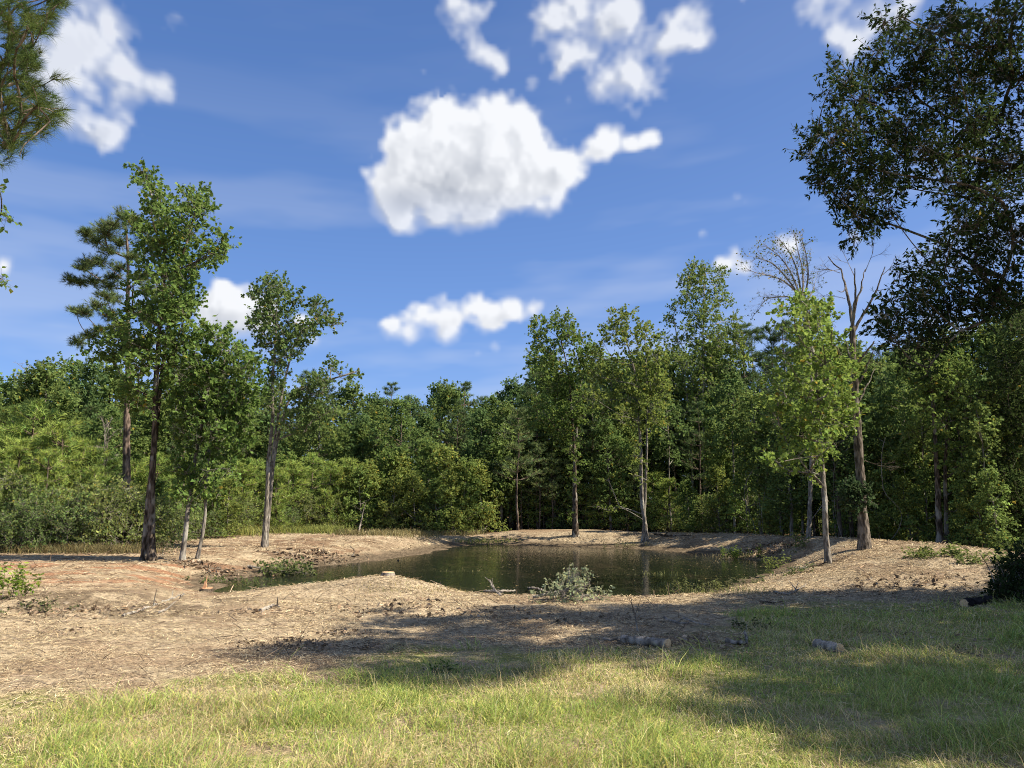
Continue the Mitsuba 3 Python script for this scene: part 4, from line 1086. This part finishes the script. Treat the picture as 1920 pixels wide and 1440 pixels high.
def stick(label, pts, r0, r1, barkm='bark_dead', lift=0.03, name='fallen_branch', forks=2, category='branch'):
    """A fallen branch through photograph points on the ground; each point may carry its height."""
    key = thing(name, label, category)
    w = Acc()
    P = []
    for q in pts:
        g = hit(q[0], q[1])
        g[2] = G(g[0], g[1]) + (q[2] if len(q) > 2 else lift)
        P.append(g)
    p = resample(P, 0.10)
    p = p + rng.normal(0, 0.010, p.shape)
    tube(w, p, np.linspace(r0, r1, len(p)), 6, 0.15)
    for k in range(forks):
        i = rng.integers(len(p) // 4, len(p) - 1)
        d = unit(unit(p[min(i + 1, len(p) - 1)] - p[i - 1]) + rng.normal(0, 0.5, 3) + [0, 0, .3])
        L = rng.uniform(0.15, 0.4)
        tube(w, np.array([p[i], p[i] + d * L * .5, p[i] + d * L + [0, 0, -.02]]), [r1 * 1.2, r1, r1 * .5], 5)
    scene[key] = w.ply(barkm, 40)
    return key


stick('pale forked dead branch lying on the sunlit straw left of centre', [(488, 1149), (502, 1142), (515, 1137), (524, 1140)], .035, .012)
stick('long thin pale branch lying on the muddy ground left of the splintered stump', [(228, 1158), (270, 1145), (310, 1130), (345, 1117)], .022, .008)
stick('short bleached branch beside the long thin one at left', [(296, 1152), (306, 1148), (316, 1140)], .02, .008)
stick('pale bent branch on the near shore reaching to the cut leafy brush', [(900, 1111, .04), (940, 1118, .10), (980, 1114, .12), (1020, 1118, .10), (1050, 1120, .06)], .024, .015)
stick('forked dead snag poking up at the near shore left of the brush', [(938, 1119, .02), (926, 1117, .14), (918, 1114, .30)], .03, .01, forks=3)
stick('dark branch on the shaded ground right of the brush', [(1247, 1163), (1268, 1172), (1292, 1173)], .022, .01)
stick('thin dark branch on the shade right of the other dark branch', [(1283, 1164), (1300, 1170), (1330, 1175)], .016, .008)
stick('broken branches with pale ends lying between the two logs', [(1360, 1208), (1380, 1209), (1392, 1212), (1398, 1200, .10)], .028, .012, forks=3)
stick('dead branch on the slope of the sunny bank at right', [(1452, 1112), (1475, 1117), (1500, 1106), (1512, 1098)], .025, .01)
stick('dark branch at the foot of the sandy bank by the shade line', [(1426, 1129), (1440, 1133), (1470, 1131)], .02, .01, 'bark_dark')
stick('long dark fallen limb on the far bank left of the twin pale trunks', [(1228, 1003), (1260, 1006), (1295, 1005)], .07, .04, 'bark_dark', forks=1)
stick('fallen limb beside the slim leaning trunk on the right bank', [(1500, 1068), (1530, 1062), (1570, 1052), (1600, 1038)], .04, .02, 'bark_dark')
stick('dry broken sticks left of the longer grey log', [(1130, 1204), (1150, 1206), (1172, 1200)], .018, .008, forks=3)
stick('thin upright twig rooted behind the longer grey log', [(1192, 1186, 0), (1190, 1184, .25), (1184, 1183, .42)], .012, .004, 'bark_dark', forks=3)
stick('bare twig standing at the edge of the water on the left bank', [(608, 1058, 0), (606, 1057, .35), (603, 1056, .6)], .018, .006, 'bark_dark', forks=1)
stick('dark crooked stick on the left bank of the pond', [(660, 1044, .02), (664, 1043, .2), (656, 1042, .35)], .03, .012, 'bark_dark', forks=1)
stick('grey leaning dead stem at the wood edge behind the left bank', [(672, 1001, 0), (678, 1000, .9), (684, 1000, 1.6)], .05, .02, forks=2)


def weed(name, label, px, py, r, h, n, leaf, col, category='weed', aspect=0.55, stems=14):
    key = thing(name, label, category)
    g = hit(px, py)
    a, w = Acc(), Acc()
    for k in range(stems):
        an, rr = rng.uniform(0, 2 * np.pi), r * math.sqrt(rng.random())
        s = g + np.array([rr * math.cos(an), rr * math.sin(an) * 0.6, 0])
        s[2] = max(G(s[0], s[1]), WATER) - 0.02
        e = s + np.array([rng.normal(0, .25 * h), rng.normal(0, .25 * h), h * rng.uniform(.5, 1.0)])
        tube(w, bezier(s, (s + e) / 2 + [0, 0, .1 * h], e, 4), [.006, .005, .004, .003], 4, cap=False)
        t = rng.uniform(0.25, 1.0, (n // stems, 1))
        pos = s + (e - s) * t + rng.normal(0, leaf * .7, (n // stems, 3))
        m = len(pos)
        kites(a, pos, rand_dirs(m) * [1, 1, .4], unit(np.array([0, 0, 1.0]) + rng.normal(0, .5, (m, 3))), leaf * np.exp(rng.normal(0, .2, m)), leaf * aspect, tint(col, m, .22))
    scene[key + '__stems'] = w.ply('bark_dark')
    scene[key + '__leaves'] = a.ply('leaf_mat')


weed('weed_clump', 'bright green weeds growing out of the water at the far right of the pond', 1385, 1049, 1.0, .45, 520, .10, (0.13, 0.19, 0.04))
weed('weed_clump', 'light green leafy weeds on the right shore near the slim leaning trunk', 1455, 1066, .45, .5, 260, .10, (0.16, 0.20, 0.06))
weed('weed_clump', 'low weeds along the right shore below the leaning trunk', 1475, 1080, .8, .25, 240, .08, (0.12, 0.15, 0.06))
weed('weed_clump', 'small bright seedling on the sandy slope left of the leaning trunk', 1502, 1030, .4, .7, 160, .12, (0.17, 0.21, 0.06))
weed('weed_clump', 'tuft of weeds at the near shore right of the cut brush', 1310, 1113, .75, .35, 420, .07, (0.14, 0.16, 0.06))
weed('weed_clump', 'sparse weeds at the near shore below the reflections of the twin trunks', 1360, 1106, .8, .25, 260, .07, (0.15, 0.16, 0.08))
weed('vine_patch', 'low leafy vine spreading over the top of the sandy bank', 1765, 1042, .9, .2, 520, .11, (0.15, 0.19, 0.06), 'vine')
weed('vine_patch', 'trailing vine leaves at the right end of the bank by the dark tree', 1865, 1058, 1.0, .2, 460, .11, (0.16, 0.20, 0.07), 'vine')
weed('weed_clump', 'bright yellow green leafy plant at the left edge of the clearing', 6, 1120, .45, .62, 620, .09, (0.19, 0.27, 0.05), 'plant')
weed('weed_clump', 'dull weeds at the base of the thick dark trunk', 312, 1040, .5, .8, 200, .08, (0.09, 0.11, 0.045))
weed('weed_clump', 'low weeds in the muddy hollow at left', 70, 1152, .7, .15, 240, .06, (0.10, 0.13, 0.05))
weed('weed_clump', 'weeds on the muddy left tip of the pond', 430, 1098, 1.1, .18, 460, .07, (0.11, 0.15, 0.05))
weed('weed_clump', 'grassy green tuft on the far shore at the centre', 905, 1022, .8, .3, 260, .16, (0.16, 0.20, 0.06), aspect=.15)
weed('weed_clump', 'low scrub on the far shore beneath the pale thin trunk', 1175, 1027, 1.2, .4, 360, .09, (0.14, 0.14, 0.07))
weed('cut_sprig', 'small cut leafy sprig lying on the grass in the foreground', 826, 1260, .17, .10, 90, .055, (0.07, 0.13, 0.035), 'sprig', .4, 8)
weed('weed_clump', 'small dark weeds in the shaded grass behind the firewood log', 1415, 1178, .35, .12, 120, .05, (0.06, 0.09, 0.03))

# cut leafy brush and the branch lying in the water
key = thing('cut_brush', 'pile of cut leafy brush with wilting grey green leaves at the near shore', 'brush')
a, w = Acc(), Acc()
g = hit(1068, 1130)
for dx, z, r, n in [(-.38, .10, .22, 130), (-.12, .20, .26, 210), (.0, .30, .22, 200), (.22, .18, .25, 190), (.08, .46, .13, 80), (.16, .52, .08, 30), (.48, .10, .18, 90), (.66, .06, .14, 40), (-.6, .08, .16, 60), (.30, .34, .14, 60)]:
    q = g + np.array([dx, rng.normal(0, .15), z])
    leaf_clump(a, w, q, r, n, .065, .035, (0.30, 0.34, 0.20), .3, flat=.4, shell=.2)
    for k in range(4):
        tube(w, bezier(g + [dx * .3 - .2, 0, .05], g + [dx * .7, 0, z * .9], q + rng.normal(0, .5 * r, 3), 5), np.linspace(.012, .004, 5), 4, cap=False)
tube(w, [g + [-.7, 0, .1], g + [-.2, 0, .2], g + [.3, 0, .35]], [.03, .025, .01], 6)
scene[key + '__stems'] = w.ply('bark_dead')
scene[key + '__leaves'] = a.ply('leaf_mat')
key = thing('cut_brush', 'fallen leafy branch lying half in the water at the left of the pond', 'brush')
a, w = Acc(), Acc()
g = on_level(548, 1078, WATER)
for dx, z, r, n in [(-.9, .08, .22, 130), (-.5, .14, .28, 170), (-.1, .12, .3, 190), (.3, .10, .26, 150), (0, -.02, .2, 90), (.7, .06, .2, 80)]:
    leaf_clump(a, w, g + np.array([dx, rng.normal(0, .3), z + .05]), (r, r, r * .6), n, .10, .07, (0.13, 0.17, 0.06), .25)
tube(w, [g + [-1.5, .3, .25], g + [-.3, .1, .1], g + [.6, 0, .04]], [.035, .025, .01], 6)
scene[key + '__stems'] = w.ply('bark_dead')
scene[key + '__leaves'] = a.ply('leaf_mat')

# ------------------------------------------------------------------ grass, straw, litter
def wedge(n, y0, y1, power=1.0, margin=0.72):
    """Random ground points in front of the camera, denser nearby."""
    u = rng.random(n)
    y = y0 * (y1 / y0) ** u if power == 1.0 else (y0 ** (1 - power) + u * (y1 ** (1 - power) - y0 ** (1 - power))) ** (1 / (1 - power))
    x = rng.uniform(-1, 1, n) * (margin * y + 0.6)
    return x, y


def nz(x, y, f, seed, o=3):
    return meshkit.fbm(np.stack([x * f, y * f, 0 * x], -1), o, seed)


x, y = wedge(420000, 3.9, 16.0, 0.7)
big, mid = nz(x, y, 0.55, 61), nz(x, y, 2.2, 62)
edge = np.minimum(10.7 + 0.9 * x, 9.6) + 4.4 * sm(2.2, 4.4, x)
dens = np.clip((edge - y + 3.4 * (big - .5) + 2.4 * (mid - .5)) / 1.6 + .1, 0, 1) * np.clip((0.72 - (0.45 * big + 0.55 * mid)) * 5, 0.12, 1)
keep = (rng.random(len(x)) < dens) & (np.hypot(x - 3.85, (y - 9.35) * 1.2) > .42)
x, y, big, mid = x[keep], y[keep], big[keep], mid[keep]
n = len(x)
z = ground_height(x, y)
tall = np.clip((nz(x, y, 1.9, 63) - .40) * 5.0, 0.22, 1.8)
L = rng.uniform(.04, .12, n) * (0.5 + tall) * (1 + 0.8 * (rng.random(n) < 0.05))
lean = rng.normal(0, .62, (n, 3)) * [1, 1, 0] + np.stack([nz(x, y, .9, 64) - .5, nz(x, y, .9, 65) - .5, 0 * x], 1) * 1.2 + [0, 0, 1.0]
dry = np.clip((nz(x, y, .8, 66) - .44) * 4 + (mid - .5), 0.0, 0.9)
isdry = rng.random(n) < 0.09 + 0.52 * dry
yel = rng.random(n) < 0.30
col = np.where(isdry[:, None], tint((0.50, 0.43, 0.24), n, .25, .05), np.where(yel[:, None], tint((0.47, 0.475, 0.15), n, .22, .06), tint((0.285, 0.375, 0.10), n, .22, .07)))
a = Acc()
blades(a, np.stack([x, y, z - .01], 1), lean, L, 0.0052 * np.maximum(1, y / 6), col, .42)
k = rng.integers(0, n, 2600)
blades(a, np.stack([x, y, z], 1)[k], lean[k] * [.5, .5, 1], rng.uniform(.12, .28, 2600), 0.0035 * np.maximum(1, y[k] / 6), tint((0.50, 0.43, 0.24), 2600, .25, .05), .3)
stuff('grass', 'sunlit and shaded short green and yellow grass of the foreground lawn', 'grass', a.ply('grass_mat'))

x, y = wedge(420000, 4.0, 44.0, 1.0)
big, mid = nz(x, y, 0.55, 61), nz(x, y, 2.2, 62)
z = ground_height(x, y)
edge = np.minimum(10.7 + 0.9 * x, 9.6) + 4.4 * sm(2.2, 4.4, x)
bare = (x < -5) & (y > 14)
keep = (z > -.36 + .1 * mid) & (rng.random(len(x)) < np.clip((y - edge + 3) / 3, .17, 1) * np.clip((nz(x, y, 1.1, 71) - .3) * 4, .3, 1) * np.where(bare, .45, 1))
x, y, z = x[keep], y[keep], z[keep]
n = len(x)
sc = np.maximum(1, y / 8)
an = rng.uniform(0, 2 * np.pi, n)
ax = np.stack([np.cos(an), np.sin(an), rng.normal(.06, .16, n)], 1)
c = np.where((rng.random(n) < .3)[:, None], tint((0.20, 0.15, 0.10), n, .35, .06), tint((0.45, 0.375, 0.24), n, .3, .05))
a = Acc()
Ls = rng.uniform(.03, .115, n) * sc ** .5
kites(a, np.stack([x, y, z + .012 + np.abs(ax[:, 2]) * Ls * .5], 1), ax, unit(np.array([0, 0, 1.0]) + rng.normal(0, .3, (n, 3))), Ls, .0048 * sc, c, .2)
stuff('straw_litter', 'dry tan mown straw and stalks strewn over the bare ground', 'straw', a.ply('straw_mat'))

x, y = wedge(5200, 5.0, 45.0, 1.1)
z = ground_height(x, y)
k = (z > -.40) & (y > np.minimum(10.7 + 0.9 * x, 9.6) + 4.4 * sm(2.2, 4.4, x) - .5)
x, y, z = x[k], y[k], z[k]
n = len(x)
d = unit(np.stack([rng.normal(size=n), rng.normal(size=n), rng.normal(.1, .18, n)], 1))
s = np.stack([x, y, z + .015], 1)
a = Acc()
sticks(a, s, s + d * rng.uniform(.08, .35, (n, 1)), .004 * np.maximum(1, y / 9), tint((0.20, 0.155, 0.115), n, .4, .05))
stuff('fallen_twigs', 'small broken twigs scattered over the cleared ground', 'twigs', a.ply('straw_mat'))

# dark heaps of torn roots, bark and earth
a = Acc()
for px, py, r, n in [(540, 1208, .32, 60), (640, 1190, .28, 46), (600, 1218, .3, 40), (690, 1216, .2, 24), (560, 1214, .3, 40), (130, 1150, .7, 70), (180, 1146, .6, 60), (60, 1140, .6, 50), (380, 1062, .7, 80), (400, 1075, .6, 50), (600, 1040, .8, 70), (560, 1048, .8, 60), (1420, 1030, .8, 60), (1460, 1028, .7, 50), (800, 1128, .3, 20), (460, 1150, .25, 20), (130, 1186, .2, 14), (1270, 1200, .4, 40), (1320, 1212, .4, 40), (1640, 1096, .9, 60), (1720, 1100, .9, 50), (1700, 1200, .5, 30), (1830, 1225, .5, 30), (1120, 1162, .8, 60), (900, 1150, .9, 60), (720, 1145, .8, 60)]:
    g = hit(px, py)
    m = n * 3
    q = g + rng.normal(0, r * .62, (m, 3)) * [1.6, .9, 0]
    f = np.maximum(0, 1 - np.hypot(q[:, 0] - g[0], q[:, 1] - g[1]) / (r * 1.3))
    q[:, 2] = np.maximum(ground_height(q[:, 0], q[:, 1]), WATER - .02) + .01 + .09 * f * rng.random(m) * min(1.5, max(.6, g[1] / 12))
    s = max(1, g[1] / 10)
    ln = rng.uniform(.02, .10, m) * s
    kites(a, q, rand_dirs(m) * [1, 1, .5], rand_dirs(m) + [0, 0, .6], ln, ln * rng.uniform(.15, .6, m), tint((0.18, 0.14, 0.10), m, .45, .08), .2)
stuff('torn_litter', 'dark heaps of torn roots, bark bits and earth on the cleared ground', 'litter', a.ply('straw_mat'))

# tall grass at the edge of the woods and tufts on the shore
a = Acc()
for px0, px1, py, n, h, cc in [(380, 480, 1003, 900, .75, (0.25, 0.27, 0.09)), (440, 520, 998, 900, .9, (0.33, 0.24, 0.12)), (520, 640, 999, 1500, .65, (0.20, 0.23, 0.07)), (640, 900, 1003, 1800, .45, (0.22, 0.20, 0.10)), (0, 270, 1036, 2200, .5, (0.17, 0.15, 0.075)), (700, 860, 1106, 260, .14, (0.30, 0.27, 0.12)), (1230, 1420, 1112, 420, .20, (0.22, 0.23, 0.09)), (860, 960, 1016, 300, .3, (0.2, 0.23, 0.07)), (1340, 1480, 1044, 260, .22, (0.28, 0.25, 0.13))]:
    cs = np.array([hit(q, py + rng.normal(0, 1.0)) for q in np.linspace(px0, px1, 40)])
    i = rng.integers(0, 40, n)
    p = cs[i] + rng.normal(0, .35, (n, 3)) * [1.2, .9, 0]
    p[:, 2] = np.maximum(ground_height(p[:, 0], p[:, 1]), WATER) - .02
    blades(a, p, rng.normal(0, .3, (n, 3)) * [1, 1, 0] + [0, 0, 1.0], h * rng.uniform(.5, 1.1, n), .006 * np.maximum(1, p[:, 1] / 9), tint(cc, n, .25, .08), .35)
stuff('tall_grass', 'taller unmown grass along the shore and the foot of the woods', 'grass', a.ply('grass_mat'))

# dead leaves and bits afloat on the pond
q = np.array(POND_SHAPE.bounds)
x, y = rng.uniform(q[0], q[2], 5200), rng.uniform(q[1], q[3], 5200)
k = contains_xy(POND_SHAPE, x, y) & (rng.random(5200) < np.clip((nz(x, y, .35, 81) - .44) * 2.4, .02, .35))
x, y = x[k], y[k]
n = len(x)
an = rng.uniform(0, 2 * np.pi, n)
a = Acc()
kites(a, np.stack([x, y, np.full(n, WATER + .006)], 1), np.stack([np.cos(an), np.sin(an), 0 * an], 1), np.array([[0, 0, 1.0]] * n) + rng.normal(0, .08, (n, 3)), rng.uniform(.04, .13, n), rng.uniform(.03, .08, n), tint((0.13, 0.11, 0.06), n, .4, .1), .1)
stuff('floating_leaves', 'fallen leaves and scum flecks floating on the pond', 'leaves', a.ply('straw_mat'))

# ------------------------------------------------------------------ small dead wood and vines at the edge of the woods
for px, py0, py1, Y, lab in [(92, 800, 690, 42, 'bare dead treetop with crooked grey branches on the skyline at far left'), (190, 930, 800, 35, 'pale dead twiggy shrub in front of the dark woods left of the tall pine'), (42, 800, 695, 43, 'straight dead snag on the skyline at the left edge')]:
    key = thing('dead_snag', lab, 'dead tree')
    w = Acc()
    a0, a1 = at(px, py0, Y), at(px + 6, py1, Y)
    a0[2] = G(a0[0], Y) - .1
    p = resample([a0, (a0 + a1) / 2 + [.1, 0, 0], a1], .3)
    tube(w, p, np.linspace(.06, .015, len(p)), 5)
    scene[key + '__trunk'] = w.ply('bark_dead')
    w = Acc()
    m = p[len(p) // 2:]
    twiggy(w, np.repeat(m, 2, 0), rng.normal(0, .6, (2 * len(m), 3)) + [0, 0, .8], .5, .018, 3, 3)
    scene[key + '__twigs'] = w.ply('bark_dead')
    part_stuff(key + '__twigs')
for px, y0, y1, Y in [(1412, 940, 990, 40), (1425, 900, 995, 41), (1440, 930, 1000, 40), (1456, 880, 990, 41), (1528, 940, 1005, 33), (1395, 900, 985, 43), (1590, 900, 1000, 33), (1660, 880, 1000, 31)]:
    key = thing('hanging_vine', 'thin grey vine dangling in the shade inside the woods behind the bank', 'vine', 'vines hanging inside the right woods')
    a0, a1 = at(px, y0 - 60, Y), at(px + rng.normal(0, 8), y1, Y)
    a1[2] = G(a1[0], Y)
    w = Acc()
    p = resample([a0, a0 * .6 + a1 * .4 + rng.normal(0, .25, 3), a0 * .25 + a1 * .75 + rng.normal(0, .3, 3), a1], .3)
    tube(w, p, .014, 5)
    scene[key] = w.ply('bark_pale')
for key in list(labels):
    if f'{key}__stems' in scene or key.startswith(('shrub', 'understory')):
        labels[f'{key}__stems'] = {'kind': 'stuff'}
